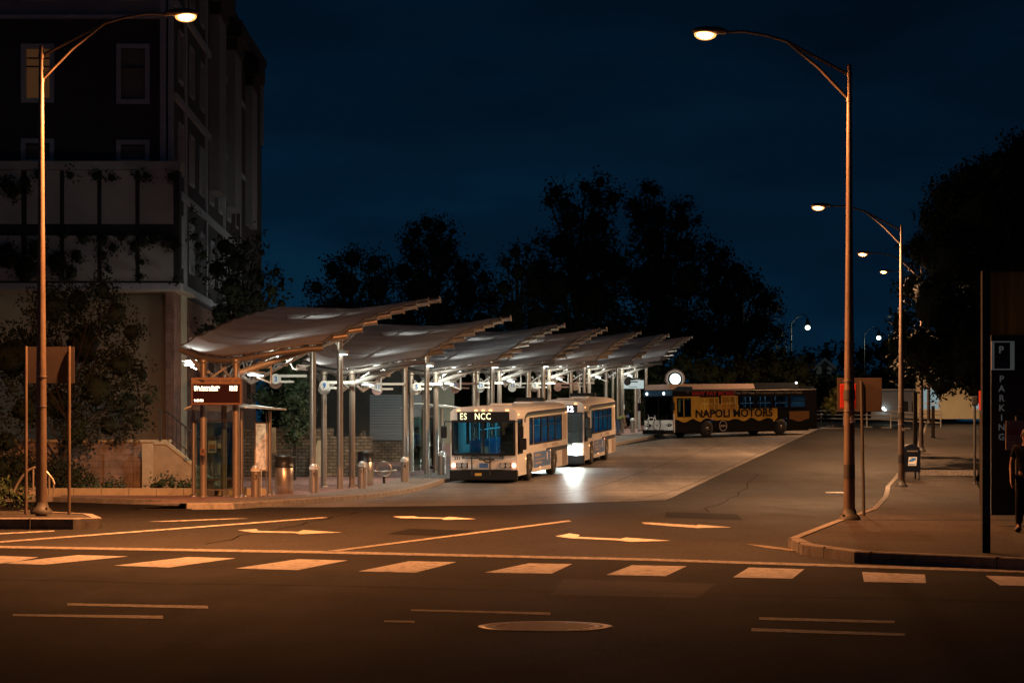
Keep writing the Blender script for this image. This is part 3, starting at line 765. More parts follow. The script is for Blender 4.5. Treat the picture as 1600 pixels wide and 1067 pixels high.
mb = MB(); mb.box(bl((-34 + x1) / 2, BY + 1.6, 7.2), (34 + x1 - .1, 3.9, .1)); mb.build('soffit', M_stucco, bt)
mb = MB(); mb.box(bl(-19.2, BY + 2.8, 3.6), (14.2, 1.2, 7.2)); mb.build('pier', M_stucco, bt)
# leaf clumps added in the shape of tree shadows on the panels
rgi = np.random.default_rng(77); bl_ = []
for (x, y, r) in [(60, 272, 9), (110, 275, 8), (150, 276, 9), (175, 278, 8), (215, 277, 8), (228, 276, 8), (268, 276, 8), (40, 285, 12), (10, 290, 14), (20, 300, 14), (100, 366, 9), (130, 372, 12), (160, 376, 12), (190, 370, 9), (178, 388, 8), (210, 385, 12), (222, 378, 12), (240, 374, 10), (262, 378, 13), (275, 386, 10), (120, 400, 12), (112, 425, 12), (160, 400, 9), (168, 420, 6), (222, 410, 6), (220, 432, 6), (274, 436, 6), (60, 390, 18), (90, 410, 20), (40, 420, 24), (10, 400, 24), (300, 326, 5), (303, 345, 6), (303, 370, 8), (310, 385, 9), (318, 398, 9), (308, 418, 6), (314, 430, 5)]:
    c = px(x, y, BY - .85 if x < 288 else BY + 3.0); rr = r * BY / F
    bl_.append(((c.x + 18.0, c.y - BY, c.z - .2), (rr, .12, rr)))
lv, ex = leaves(rgi, bl_, 2.0, .12, .7); leaf_mesh('shadow_leaves', lv, M_leaf, bt, ex)
# side facade running back along the bus station
sdir = Vector((-.021, 1, 0)).normalized(); O0 = Vector((xr + .1, BY, 0)); LEN = 31.5
def sw(u, v, w=0.0):
    p = O0 + sdir * u + Vector((-w, 0, 0)); return bl(p.x, p.y, v)
sh = []
for k in range(9):
    for fl in range(4):
        z = 8.35 + 3.35 * fl
        sh.append((1.2 + 3.35 * k, 2.5 + 3.35 * k, z - .2, z + 1.7))
mb = MB(); mb.wall(sw, 0, LEN, 7.2, 20.1, sh, .3); mb.build('side_wall', M_side, bt)
mb = MB(); mb.wall(sw, .2, LEN, .2, 7.15, [(3 + 4 * k, 5 + 4 * k, 3.9, 6.3) for k in range(7)], .3); mb.build('brick_base', M_brick, bt)
for h in sh:
    a, b, c, d = h
    f = MB(); f.wall(lambda u, v, w: sw(u, v, w - .07), a, b, c, d, [(a + .12, b - .12, c + .12, d - .12)], .16); fo = f.build('window', M_trim, bt)
    q = MB(); q.wall(lambda u, v, w: sw(u, v, w + .1), a + .1, b - .1, c + .1, d - .1, [], .03); q.build('pane', M_wing, fo)
mb = MB()
for k in range(5): mb.wall(lambda u, v, w: sw(u, v, w - .10), 2.9 + 6.7 * k, 3.3 + 6.7 * k, 7.3, 20.0, [], .09)
for fl in range(4): mb.wall(lambda u, v, w: sw(u, v, w - .13), 0, LEN, 7.3 + 3.35 * fl, 7.55 + 3.35 * fl, [], .12)
mb.build('facade_trim', M_trim, bt)
# bays with gabled eaves that step along the roof line
for (u0, u1, z1) in ((11.0, 13.6, 20.25), (17.2, 20.0, 19.9), (25.0, 27.5, 19.6)):
    b = MB(); b.wall(lambda u, v, w: sw(u, v, w - .45), u0, u1, 12.0, z1 - .6, [], .44); b.build('bay', M_sidel, bt)
    r = MB(); r.wall(lambda u, v, w: sw(u, v, w - .8), u0 - .5, u1 + .4, z1 - .6, z1 + .1, [], 1.2)
    r.wall(lambda u, v, w: sw(u, v, w - .55), u0 - .1, u1, z1 - 1.1, z1 - .62, [], .5); r.build('eave', M_roof, bt)
mb = MB(); mb.wall(lambda u, v, w: sw(u, v, w - .45), 0, LEN + .2, 20.1, 20.5, [], 5.0); mb.build('cornice', M_roof, bt)
mb = MB(); mb.wall(lambda u, v, w: sw(u, v, w - .40), LEN - .3, LEN + .1, 16.6, 20.0, [], .8); mb.build('end_board', M_sidel, bt)
mb = MB(); mb.box(bl(-23, BY + 16.3, 13.6), (21.0, 31.0, 12.2)); mb.box(bl(-23.3, BY + 18.5, 3.8), (20.4, 29.0, 7.2)); mb.box(bl(-23, BY + 15.6, 20.6), (21.6, 31.6, .3)); mb.build('core', M_roof, bt)

# terrace stair with retaining wall, pillar, railing
M_cream = mat('cream_stone', (0.50, 0.43, 0.28), 0.85, var=0.15, scale=4, bump=.3)
rw = thing('retaining_wall', 'low brick retaining wall left of the cream stair pillar behind the dark tree', 'wall', (-14.0, 70.6, .15))
mb = MB(); mb.box((-3.3, 0, .80), (13.0, .35, 1.6)); mb.build('brickwork', M_brickx, rw)
mb = MB(); mb.box((-3.3, 0, 1.64), (13.1, .45, .08)); mb.build('coping', M_cream, rw)
mb = MB(); mb.box((1.65, -.24, .62), (.9, .12, 1.24)); mb.build('utility_cabinet', M_brickx, rw)
st = thing('stair_wall', 'sloping stair side wall with a cream end pillar left of the first canopy columns', 'wall', (-11.3, 69.3, .15))
mb = MB(); mb.box((0.05, 0, .80), (.34, .4, 1.6), bev=.02); mb.box((.05, 0, 1.63), (.44, .5, .08)); mb.build('pillar', M_cream, st)
mb = MB(); mb.prism([(.22, 0), (2.2, 0), (2.2, .22), (.62, 1.52), (.22, 1.52)], 'y', -.12, .12); mb.build('side_wall', mat('stair_render', (.40, .32, .20), .9, var=.2, scale=2.5, bump=.3), st)
mb = MB(); mb.prism([(.22, 1.53), (.62, 1.53), (2.24, .20), (2.24, .29), (.65, 1.62), (.22, 1.62)], 'y', -.17, .17); mb.build('coping', M_cream, st)
mb = MB()
for k in range(7): mb.box((.5 + .25 * k, .8, 1.35 - .22 * k), (.27, 1.3, .2))
mb.build('steps', M_cream, st)
rl = thing('stair_railing', 'black metal railing sloping down along the stair wall', 'railing', (-11.3, 69.3, .15))
mb = MB(); mb.tube([(.35, 0, 2.55), (.62, 0, 2.55), (2.25, 0, 1.2)], .03); mb.tube([(.62, 0, 1.85), (2.25, 0, .52)], .02); mb.build('handrail', M_dark, rl)
mb = MB()
for k in range(13):
    x = .66 + .132 * k; z = 1.60 - (x - .62) * .81; mb.cyl((x, 0, z - .0), (x, 0, z + .94), .013, n=6)
mb.build('balusters', M_dark, rl)
for x, z in ((.42, 1.6), (2.2, .3)):
    mb = MB(); mb.box((x, 0, z + .5), (.07, .07, 1.05)); mb.build('post', M_dark, rl)
pw = thing('planter_kerb', 'low cream stone planter edging along the back of the paved corner at left', 'planter', (-11.4, 66.9, .15))
mb = MB()
for k in range(9): mb.box((-2.9 + .82 * k, 0, .11), (.81, .22, .22), bev=.015)
mb.build('stonework', M_cream, pw)
mb = MB(); mb.box((-7.0, .05, .1), (7.4, .2, .2)); mb.build('brick_edging', M_brick, pw)

# stone wall, terrace and garage behind the shelters
sw_t = thing('stone_wall', 'rough stone retaining wall behind the glass shelter and litter bins', 'wall', (-7.5, 86.5, .35))
mb = MB(); mb.box((-1.2, 0, .82), (6.6, .5, 1.65)); mb.box((-1.7, .02, 1.8), (4.6, .46, .35)); mb.build('stonework', M_stone, sw_t)
mb = MB(); mb.prism([(-.3, 0), (.25, 0), (.25, 1.5), (.05, 1.5)], 'y', -.75, -.27); mb.build('buttress', M_cream, sw_t)
gb = thing('garage', 'dark service building with a closed roller shutter behind the second canopy', 'garage', (-4.6, 100.0, .7))
mb = MB(); mb.wall(lambda u, v, w: (u, w, v), -5.2, 1.1, 0, 6.0, [(-1.75, .95, 1.2, 3.25)], .4); mb.build('wall', mat('garage_wall', (.055, .055, .05), .9, var=.2, scale=2), gb)
mb = MB()
for k in range(17): mb.box((-.4, .12, 1.26 + .12 * k), (2.7, .06, .105))
mb.build('roller_shutter', mat('shutter_metal', (.22, .25, .27), .55, .3), gb)
mb = MB(); mb.box((-.6, -.3, .55), (4.3, .5, 1.15)); mb.build('plinth', M_stone, gb)
rc = thing('ramp_wall', 'rough stone wall end rising above the second litter bin', 'wall', (px(560, 700, 91).x + .65, 91, .5))
mb = MB(); mb.prism([(-.95, 0), (-.40, 0), (-.40, 1.75), (-.5, 1.75), (-.95, 1.0)], 'y', 0, .6); mb.build('stonework', M_stone, rc)
gw = thing('station_building', 'pale green rendered station building behind the second glass shelter', 'building', (-3.35, 120.0, 1.6))
mb = MB(); mb.wall(lambda u, v, w: (u, w, v), -1.95, .25, 0, 4.7, [(-1.5, -.95, 0, 2.2)], .3); mb.build('wall', mat('green_render', (.40, .44, .36), .85, var=.12, scale=1.3), gw)
mb = MB(); mb.box((-1.22, .12, 1.1), (.55, .06, 2.2)); mb.build('door', M_dark, gw)
mb = MB(); mb.box((-.85, .2, 4.8), (2.5, .9, .2)); mb.build('roof', M_dark, gw)
lamp('AREA', 'wall_light', (-.8, -2.6, 4.6), 60, COOL, gw, (R(-35), 0, 0), .4)
mb = MB(); mb.box((-.8, -.12, 4.55), (.3, .2, .12)); mb.build('wall_lamp', M_dark, gw)

# far things
M_white = mat('white_paint', (.70, .72, .72), .6, var=.08, scale=3)
M_housew = mat('house_wall', (.42, .46, .50), .8, var=.1, scale=1)
def house(label, x, yb, yr, wpx, Y):
    b = px(x, yb, Y); h = (yb - yr) * Y / F; w = wpx * Y / F
    t = thing('house', label, 'house', (b.x, b.y, b.z - 3.0), group='gabled houses on the far hill')
    he = h * .60 + 3
    mb = MB(); mb.prism([(-w * .40, 0), (w * .40, 0), (w * .40, he), (0, h + 2.9), (-w * .40, he)], 'y', 0, 7); mb.build('wall', mat('dark_house_wall', (.10, .12, .14), .85), t)
    for s in (-1, 1):
        mb = MB(); mb.prism([(s * w * .62, he - .5), (0, h + 3), (0, h + 3.3), (s * w * .62, he - .1)], 'y', -.5, 7.3); mb.build('roof', M_housew, t)
        mb = MB(); mb.box((s * w * .3, -.06, he - h * .33), (.5, .1, h * .62)); mb.build('porch_post', M_white, t)
    mb = MB(); mb.box((0, -.05, he - h * .42), (1.1, .08, 1.3)); mb.build('window', M_dark, t)
house('small gabled house on the far hill just right of the black bus roof', 1288, 584, 564, 29, 215)
house('dimmer small gabled house on the far hill directly above the black bus rear', 1247, 584, 564, 26, 220)
fb = px(1485, 650, 158)
ph = thing('far_building', 'pale yellow building with two lit windows seen under the right tree', 'building', (fb.x, 158, fb.z - .2))
mb = MB(); mb.wall(lambda u, v, w: (u, w, v), -2.4, 3.4, 0, 4.0, [(-2.0, -.75, .62, 2.2), (1.6, 2.6, .62, 2.2)], .3); mb.build('wall', mat('yellow_render', (.62, .55, .36), .85, var=.08, scale=1), ph)
for a, b in ((-2.0, -.75), (1.6, 2.6)):
    mb = MB(); mb.wall(lambda u, v, w: (u, w - .05, v), a - .05, b + .05, .57, 2.25, [(a + .08, b - .08, .7, 1.05), (a + .08, b - .08, 1.12, 2.12)], .12); f = mb.build('window', M_white, ph)
    mb = MB(); mb.box(((a + b) / 2, .18, 1.4), (b - a, .03, 1.6)); mb.build('pane', emat('far_window', (.60, .78, .80), .35), f)
mb = MB(); mb.box((.5, 0, 4.1), (6.4, 1.0, .2)); mb.build('roof', M_roof, ph)
lamp('AREA', 'wall_light', (0.5, -2.2, 3.8), 70, (1, .85, .5), ph, (R(-40), 0, 0), .4)
fg = px(1412, 650, 166)
t = thing('far_building', 'dim grey flat roofed building left of the pale yellow one', 'building', (fg.x, 166, fg.z - .2))
mb = MB(); mb.wall(lambda u, v, w: (u, w, v), -2.4, 1.3, 0, 2.1, [(.0, .35, .4, 1.3), (.6, .95, .4, 1.3)], .3); mb.build('wall', M_housew, t)
mb = MB(); mb.box((-.5, -.05, 2.15), (3.9, .5, .12)); mb.build('roof', M_white, t)
for u in (.17, .77):
    mb = MB(); mb.box((u, .15, .85), (.35, .04, .9)); mb.build('window', M_dark, t)
lamp('AREA', 'wall_light', (-1.2, -1.0, 1.2), 6, (.9, 1, .9), t, (R(-60), 0, 0), .2)
mb = MB(); mb.ball((-1.55, -.25, .78), .11); mb.ball((-1.42, -.25, .64), .10); mb.build('wall_lamp', emat('white_lamp', (.85, 1, .95), 4), t)
# guard rail across the far side
gl = px(1283, 643, 162); g2 = px(1470, 655, 150)
t = thing('guard_rail', 'pale three bar guard rail beyond the rear of the black bus', 'guard rail', (gl.x, 162, zroad(160)))
d = Vector((g2.x - gl.x, -12, 0)); L = d.length; dn = d.normalized()
for z in (.95, .66, .38):
    mb = MB(); mb.tube([(-1.0 * dn.x, -1.0 * dn.y, z + .15), tuple(dn * L * .5 + Vector((0, 0, z + .02))), tuple(dn * L + Vector((0, 0, z - .3)))], .05, 8); mb.build('rail', mat('rail_metal', (.42, .42, .38), .45, .4), t)
for k in range(6):
    p = dn * (L * k / 5); mb = MB(); mb.cyl((p.x, p.y, -.5), (p.x, p.y, .95 - .15 * k / 5), .05, n=8); mb.build('post', mat('rail_metal', (.42, .42, .38), .45, .4), t)
# low concrete upstand on the right pavement
b = ground_at(1480, 87, .15)
t = thing('low_kerb_wall', 'low concrete upstand lit orange across the right pavement behind the mailbox', 'low wall', b)
mb = MB(); mb.box((0, 0, .10), (2.3, .25, .22), bev=.02); mb.build('concrete', M_pave, t)
# ================================================================== CANOPIES
M_mem = membrane('fabric')
M_steel = mat('painted_steel', (.40, .34, .28), .36, .55, var=.15, scale=6, stretch=(1, 1, .2))
M_steelw = mat('white_steel', (.42, .41, .39), .45, .15, var=.1, scale=6)
M_gutter = mat('gutter_metal', (.17, .15, .14), .5, .3, var=.2, scale=5)
M_tubec = emat('tube_light', (.88, 1, .93), 3)
M_flood = emat('flood_lens', (.9, 1, .98), 14)
ZL = [(0, 4.42), (.2, 4.30), (.45, 4.12), (.65, 4.05), (.85, 4.18), (1, 4.42)]
ZH = [(0, 6.63), (.25, 6.42), (.5, 6.30), (.75, 6.36), (1, 6.42)]
FU = [(0, 0), (.13, .18), (.25, .30), (.38, .45), (.5, .58), (.64, .71), (.77, .82), (.9, .92), (1, 1)]
I = lambda x, t: float(np.interp(x, [p[0] for p in t], [p[1] for p in t]))
LENC = 13.6
def csurf(u, v):
    f = I(u, FU)
    t0, t1 = 1.62 + .08 * u, -2.55 - 1.25 * u
    t = t0 + (t1 - t0) * v
    s = LENC * u - .55 * math.sin(math.pi * min(1, v * 1.1)) * (1 - u) + .25 * v
    z = I(v, ZL) * (1 - f) + I(v, ZH) * f
    sag = .05 * math.sin(math.pi * ((u * 8) % 1.0)) * (1 - .2 * math.sin(math.pi * v))
    return Vector((t, s, z - sag))
def make_canopy(label, loc, group, rz):
    c = thing('bus_canopy', label, 'canopy', loc, rz, group)
    mb = MB(); NU, NV = 64, 24
    vs = [csurf(i / NU, j / NV) for i in range(NU + 1) for j in range(NV + 1)]
    mb.add(vs, [(i * (NV + 1) + j, i * (NV + 1) + j + 1, (i + 1) * (NV + 1) + j + 1, (i + 1) * (NV + 1) + j) for i in range(NU) for j in range(NV)], 0, True)
    mb.build('fabric_roof', M_mem, c, fix=False)
    dn = Vector((0, 0, -.13))
    for k in range(1, 9):                                  # purlins poking out past both edges
        u = k / 8.0
        pts = [csurf(u, v) + dn for v in (0, .2, .4, .6, .8, 1)]
        a = pts[0] + (pts[0] - pts[1]).normalized() * .42; b = pts[-1] + (pts[-1] - pts[-2]).normalized() * .18
        mb = MB(); mb.tube([a] + pts + [b], .095, 10)
        ax = (a - pts[0]).normalized(); mb.cyl(a, a + ax * .03, .13, n=14)
        mb.build('purlin', M_steel, c)
    mb = MB(); mb.tube([csurf(u / 32, 0) + Vector((.03, 0, .0)) for u in range(33)], .035, 6); mb.tube([csurf(u / 32, 1) + Vector((-.02, 0, 0)) for u in range(33)], .03, 6)
    mb.build('edge_cable', M_gutter, c)
    mb = MB(); low = [csurf(0, v) + Vector((0, -.14, -.13)) for v in np.linspace(-.02, 1, 14)]; low[0] += Vector((.16, 0, 0))
    mb.tube(low, .085, 10); mb.tube([p + Vector((0, .02, .15)) for p in low[:-1]], .03, 6); mb.build('gutter', M_gutter, c)
    # columns: three below the low end, two taller ones below the high end
    cols = [(-.59, -.60, 3.98, .105), (-1.34, .55, 4.0, .085), (-1.67, -.33, 3.98, .10), (-.63, 10.6, 5.85, .105), (-1.1, 8.96, 5.55, .105)]
    for (t, s, h, r) in cols:
        mb = MB(); mb.cyl((t, s, -.05), (t, s, h), r, n=18); mb.lathe([(r * 1.02, -.02), (r * 1.5, -.02), (r * 1.5, .03), (r * 1.02, .035)], (t, s, 0), 16)
        mb.lathe([(r * 1.0, h - .12), (r * 1.25, h - .1), (r * 1.25, h), (r * .5, h + .03)], (t, s, 0), 16); mb.build('column', M_steel, c)
    # raking cantilever beam toward the street, with a second beam toward the back
    for (p, q, r) in (((-.59, -.55, 3.55), (1.35, .25, 4.28), .10), ((-.59, -.5, 3.5), (.5, 1.2, 4.5), .06), ((-1.67, -.3, 3.55), (-2.4, .4, 4.2), .08)):
        mb = MB(); mb.cyl(p, q, r, r * .7, n=12); mb.build('raking_beam', M_steelw, c)
    # longitudinal truss rising with the roof
    mb = MB()
    for t in (-.63, -1.5):
        top = [csurf(u, (1.62 - t) / 4.6) + Vector((0, 0, -.30)) for u in (.06, .2, .35, .5, .65, .8, .97)]
        for p in top: p.x = t
        bot = [Vector((t, p.y + .5, p.z - .62 + .03 * i)) for i, p in enumerate(top[:-1])]
        mb.tube(top, .055, 8); mb.tube([Vector((t, -.4, 3.62))] + bot + [top[-1]], .05, 8)
        for i in range(len(bot)): mb.cyl(top[i], bot[i], .028, n=6); mb.cyl(bot[i], top[i + 1], .028, n=6)
    mb.build('truss', M_steelw, c)
    mb = MB()
    for u in (.2, .5, .8):
        a = csurf(u, .5); mb.cyl((-.63, a.y, a.z - .45), (-1.5, a.y, a.z - .45), .03, n=6)
    mb.build('cross_tie', M_steelw, c)
    for p, q in (((-.59, -.6, 3.3), (-1.6, .2, 4.02)), ((-1.67, -.33, 3.3), (-.7, -.1, 4.0)), ((-1.34, .55, 3.3), (-.7, .9, 4.2)), ((-.63, 10.6, 4.8), (.6, 11.3, 6.1)), ((-.63, 10.6, 4.8), (-1.9, 11.2, 6.0)), ((-1.1, 8.96, 4.7), (-2.2, 9.6, 5.8)), ((-1.1, 8.96, 4.8), (.4, 8.6, 5.7))):
        mb = MB(); mb.cyl(p, q, .035, n=8); mb.build('brace', M_steelw, c)
    # white triangular light brackets with fluorescent trays, at the low end and half way along
    for (t, s, z) in ((-.1, -.15, 3.55), (-.9, 4.3, 4.35)):
        mb = MB()
        mb.cyl((t - .4, s, z + .10), (t + .42, s, z - .26), .03, n=6); mb.cyl((t + .42, s, z - .26), (t + .42, s, z + .34), .03, n=6); mb.cyl((t - .4, s, z + .10), (t + .42, s, z + .20), .02, n=6)
        mb.ball((t - .05, s, z + .05), (.30, .45, .04), 14, 6); mb.build('light_bracket', M_steelw, c)
        mb = MB(); mb.box((t - .05, s, z - .03), (.16, 1.0, .04)); br = mb.build('lamp_tube', M_tubec, c)
        lamp('AREA', 'tray_light', (t - .05, s, z - .08), POWER['canopy'] * (1.0 if s > 1 else .10), COOL, c, (R(28), 0, 0), size=.2, size_y=1.0)
    for (t, s, z, f) in ((-.35, 3.1, 3.95, 1.3), (-1.3, 9.9, 4.7, 1.0)):
        mb = MB(); mb.box((t, s, z), (.22, .5, .10), bev=.02); mb.cyl((t, s, z), (t - .3, s, z + .25), .02, n=6); mb.build('uplight_tray', M_steelw, c)
        lamp('AREA', 'up_light', (t, s, z + .07), POWER['uplight'] * f, COOL, c, (R(180), R(8), 0), size=.14, size_y=.4)
    # spotlight tray at the back of the low end, washing the planting and the walls behind
    mb = MB(); mb.box((-1.98, .28, 3.86), (.12, .3, .18), bev=.02); mb.cyl((-1.67, -.33, 3.8), (-1.98, .28, 3.86), .025, n=6); mb.build('uplight_tray', M_steelw, c)
    lamp('AREA', 'wash_light', (-2.10, .38, 3.88), POWER['wash'], COOL, c, Vector((-.75, .62, .06)).to_track_quat('-Z', 'Y').to_euler(), size=.25)
    # floodlight on the tall street column
    mb = MB(); mb.box((-.46, 10.45, 4.62), (.26, .3, .14), bev=.02); mb.cyl((-.63, 10.6, 4.72), (-.46, 10.5, 4.68), .03, n=8); fl = mb.build('floodlight', M_steelw, c)
    mb = MB(); mb.box((-.46, 10.41, 4.545), (.22, .24, .012)); mb.build('lens', M_flood, fl)
    lamp('AREA', 'flood_light', (-.30, 10.95, 4.55), POWER['flood'], COOL, c, (R(35), 0, 0), size=.25)
    return c
per = 12.35
names = ['nearest pale fabric bus canopy, its columns carrying the departure display', 'second pale fabric canopy, directly behind the nearest one, above the litter bin and loop rack',
         'third pale fabric canopy, low end above the front bus windshield', 'fourth fabric canopy, over the roof of the front white bus', 'fifth fabric canopy, over the gap between the two white buses',
         'sixth fabric canopy, over the roof of the second white bus', 'farthest and smallest fabric canopy, ending above the front of the black and yellow bus']
G = 'row of sawtooth canopies over the bus bays'
can0 = None
for k in range(7):
    Y = 65.0 + per * k
    loc = (bline(Y), Y, zroad(Y) + .15)
    if k == 0: can0 = make_canopy(names[0], loc, G, -KA)
    else: dup(can0, loc, None, names[k])

# ------------------------------------------------------------------ bay signs
M_sign = mat('sign_face', (.78, .76, .68), .5, .0, var=.08, scale=4)
M_signb = mat('sign_brown', (.20, .09, .06), .6)
M_blue = mat('sign_blue', (.03, .20, .60), .5)
M_white2 = mat('sign_white', (.75, .76, .74), .5)
def bay_sign(num, x, y, Y, label, m=M_sign, back=None, right=True, arm=.9):
    p = px(x, y, Y)
    t = thing('bay_sign', label, 'bay sign', tuple(p), 0, 'round bay number signs on horizontal arms')
    mb = MB(); mb.cyl((0, -.03, 0), (0, .03, 0), .17, n=28); mb.build('disc', m, t)
    s = 1 if right else -1
    mb = MB(); mb.box((s * (.12 + arm / 2), 0, .10), (arm, .05, .09)); mb.box((s * (.12 + arm * .28), 0, -.09), (arm * .5, .05, .07)); mb.build('arm', m, t)
    mb = MB(); mb.cyl((-.02, .12, -.11), (-.02, .16, -.11), .21, n=28); mb.cyl((0, .03, -.03), (0, .12, -.05), .03, n=8); mb.build('rear_disc', back or M_white2, t)
    if num: text('number', num, .24, (0, -.034, -.085), ROT_F, M_blue, t, xs=.9, align='CENTER', bold=.008)
    return t
bay_sign('3', 431, 592, 73.6, 'round bay sign reading 3 on an arm below the nearest canopy', M_sign, M_signb)
bay_sign('9', 507, 602, 76.6, 'round bay sign reading 9 with a white disc behind it')
bay_sign('11', 590, 604, 86, 'round bay sign reading 11 with a pinkish disc behind it', M_sign, mat('sign_pink', (.55, .33, .32), .5))
bay_sign('5', 651, 604, 89, 'round bay sign reading 5 beside two close canopy columns')
bay_sign('7', 712, 603, 98.5, 'brown round bay sign reading 7 above the front bus', M_signb, M_signb)
bay_sign('13', 751, 602, 101.5, 'round bay sign reading 13 above the front bus destination display')
bay_sign('15', 801, 602, 111, 'round bay sign reading 15 above the front bus roof edge')
bay_sign('1', 836, 602, 113.5, 'round bay sign reading 1, rightmost above the front bus')
bay_sign('', 872, 602, 122, 'dark brown blank round bay sign above the second bus', M_signb, M_signb)
bay_sign('', 900, 601, 125, 'pale blank round bay sign above the second bus')
bay_sign('', 981, 594, 136, 'dark blank round bay sign before the white panel sign', M_dark, M_dark)

# ------------------------------------------------------------------ departure display
M_brown = mat('display_brown', (.22, .115, .08), .5, .1)
M_scr = mat('display_screen', (.03, .006, .005), .25)
M_led = emat('led_text', (1.0, .72, .48), 5.0)
p = px(338, 632, 64.0)
t = thing('departure_display', 'brown electronic departure board fixed to the columns of the nearest canopy', 'display board', (p.x, 64.0, p.z), R(-3))
k = 64.0 / F
mb = MB(); mb.box((0, .10, 21 * k), (80 * k, .2, 43 * k), bev=.015); mb.build('case', M_brown, t)
mb = MB(); mb.box((0, -.004, 17.2 * k), (74 * k, .008, 29 * k)); mb.build('screen', M_scr, t)
mb = MB(); mb.box((0, -.006, 37.4 * k), (79 * k, .012, 8.4 * k)); hd = mb.build('header', mat('header_panel', (.34, .20, .14), .5), t)
mb = MB(); mb.prism([(-37 * k, 40 * k), (-20 * k, 39 * k), (-18 * k, 35 * k), (-23 * k, 34.5 * k), (-28 * k, 38 * k)], 'y', -.016, -.0125); mb.build('emblem', M_dark, hd)
text('lettering', 'NORWALK TRANSIT DISTRICT', 6.6 * k, (-19 * k, -.0135, 35.0 * k), ROT_F, M_dark, hd, xs=.735, ext=.001, bold=.001)
text('route_text', 'Main Avenue Shuttle', 5.2 * k, (-35 * k, -.010, 25.6 * k), ROT_F, M_led, t, xs=.93, ext=.001, bold=.0025)
text('route_text', 'CT Avenue Shuttle', 5.2 * k, (-35 * k, -.010, 21.6 * k), ROT_F, M_led, t, xs=.93, ext=.001, bold=.0025)
text('time_text', '10:15', 5.2 * k, (20 * k, -.010, 25.6 * k), ROT_F, M_led, t, xs=1.15, ext=.001, bold=.0035)
text('time_text', '10:15', 5.2 * k, (20 * k, -.010, 21.6 * k), ROT_F, M_led, t, xs=1.15, ext=.001, bold=.0035)
text('time_text', '9:45 PM', 5.2 * k, (-35 * k, -.010, 4.6 * k), ROT_F, M_led, t, xs=.85, ext=.001, bold=.003)

# ------------------------------------------------------------------ cameras
M_cam = mat('camera_housing', (.42, .34, .30), .45, .1)
def cctv(label, x, y, Y, flip, hook):
    p = px(x, y, Y); t = thing('security_camera', label, 'security camera', tuple(p), 0)
    s = -1 if flip else 1
    mb = MB(); mb.box((0, 0, 0), (.36, .16, .14), Matrix.Rotation(R(4 * s), 3, 'Y'), bev=.02); mb.box((.02 * s, 0, .085), (.42, .19, .02), Matrix.Rotation(R(4 * s), 3, 'Y')); mb.build('housing', M_cam, t)
    mb = MB(); mb.box((s * .165, -.081, -.005), (.075, .01, .085)); mb.build('lens', M_dark, t)
    mb = MB(); mb.tube(hook, .022, 8); mb.build('bracket', M_cam, t)
cctv('tan security camera on a curved arm hanging under the nearest canopy', 472, 575, 70, False, [(-.12, 0, -.06), (-.28, 0, -.02), (-.36, .05, .12), (-.40, .1, .28), (-.40, .1, .5)])
cctv('small security camera reaching out left of the departure board', 297, 568, 66, True, [(.0, .0, -.08), (.18, .02, -.16), (.3, .05, -.10), (.40, .1, .04), (.52, .1, .05)])

# ------------------------------------------------------------------ bollards
M_inox = mat('brushed_steel', (.50, .44, .38), .32, .75, var=.18, scale=10, stretch=(1, 1, .15))
M_cap = mat('bollard_cap', (.80, .80, .78), .3, .4)
def make_bollard(loc, label, num):
    t = thing('bollard', label, 'bollard', loc, -KA * .3, 'steel bollards along the bus kerb')
    mb = MB(); mb.cyl((0, 0, -.03), (0, 0, .72), .135, n=24); mb.build('post', M_inox, t)
    mb = MB(); mb.cyl((0, 0, .74), (0, 0, .83), .145, n=24); mb.build('collar', M_white2, t)
    mb = MB(); mb.lathe([(.115, .832), (.12, .85), (.09, .90), (.045, .925), (.0001, .93)], n=24); mb.build('cap', M_cap, t)
    mb = MB(); mb.tube([(.06, -.03, .91), (.14, 0, .90), (.165, 0, .84), (.162, 0, .4), (.158, 0, .02)], .013, 8); mb.build('conduit', M_cap, t)
    if num: text('number', num, .2, (.03, -.139, .52), ROT_F, M_dark, t, xs=.8, align='CENTER', bold=.004)
    return t
bol = [(64.4, '3', 'steel bollard numbered 3, nearest the departure display'), (70.2, '9', 'steel bollard numbered 9, in front of a tall canopy column'), (75.9, '11', 'steel bollard numbered 11, in front of the second litter bin'),
       (81.7, '4', 'steel bollard right of the loop rack, before a slim column'), (87.6, '', 'steel bollard beside the left mirror of the front bus'), (131, '', 'small steel bollard just behind the rear of the second white bus'), (139, '', 'farthest small steel bollard, before the front of the black bus')]
for Y, n, lab in bol: make_bollard((bline(Y), Y, zroad(Y) + .15), lab, n)

# ------------------------------------------------------------------ litter bins, rack, shelters, map case
def bin_(label, x, Y):
    t = thing('litter_bin', label, 'litter bin', ground_at(x, Y, .15), 0, 'steel litter bins with black lids')
    mb = MB(); mb.lathe([(.27, 0), (.27, .03), (.285, .05), (.285, .80), (.27, .82)], n=32); mb.build('body', M_inox, t)
    mb = MB(); mb.lathe([(.30, .82), (.305, .86), (.285, .88), (.285, 1.10), (.30, 1.12), (.28, 1.17), (.12, 1.20), (.0001, 1.205)], n=32); mb.build('lid', mat('black_plastic', (.02, .022, .022), .4), t)
bin_('steel litter bin with a black lid beside the glass shelter post', 444, 68.8)
bin_('steel litter bin with a black lid under the second canopy', 571, 79.2)
g = ground_at(600, 80.5, .15)
t = thing('loop_rack', 'small round steel loop bicycle rack right of the second litter bin', 'bike rack', g)
mb = MB(); mb.cyl((0, 0, 0), (0, 0, .26), .05, n=12); mb.build('stem', M_dark, t)
mb = MB(); mb.tube([(.26 * math.cos(a), .04, .52 + .26 * math.sin(a)) for a in np.linspace(0, 2 * math.pi, 28)], .028, 8); mb.build('loop', M_inox, t)
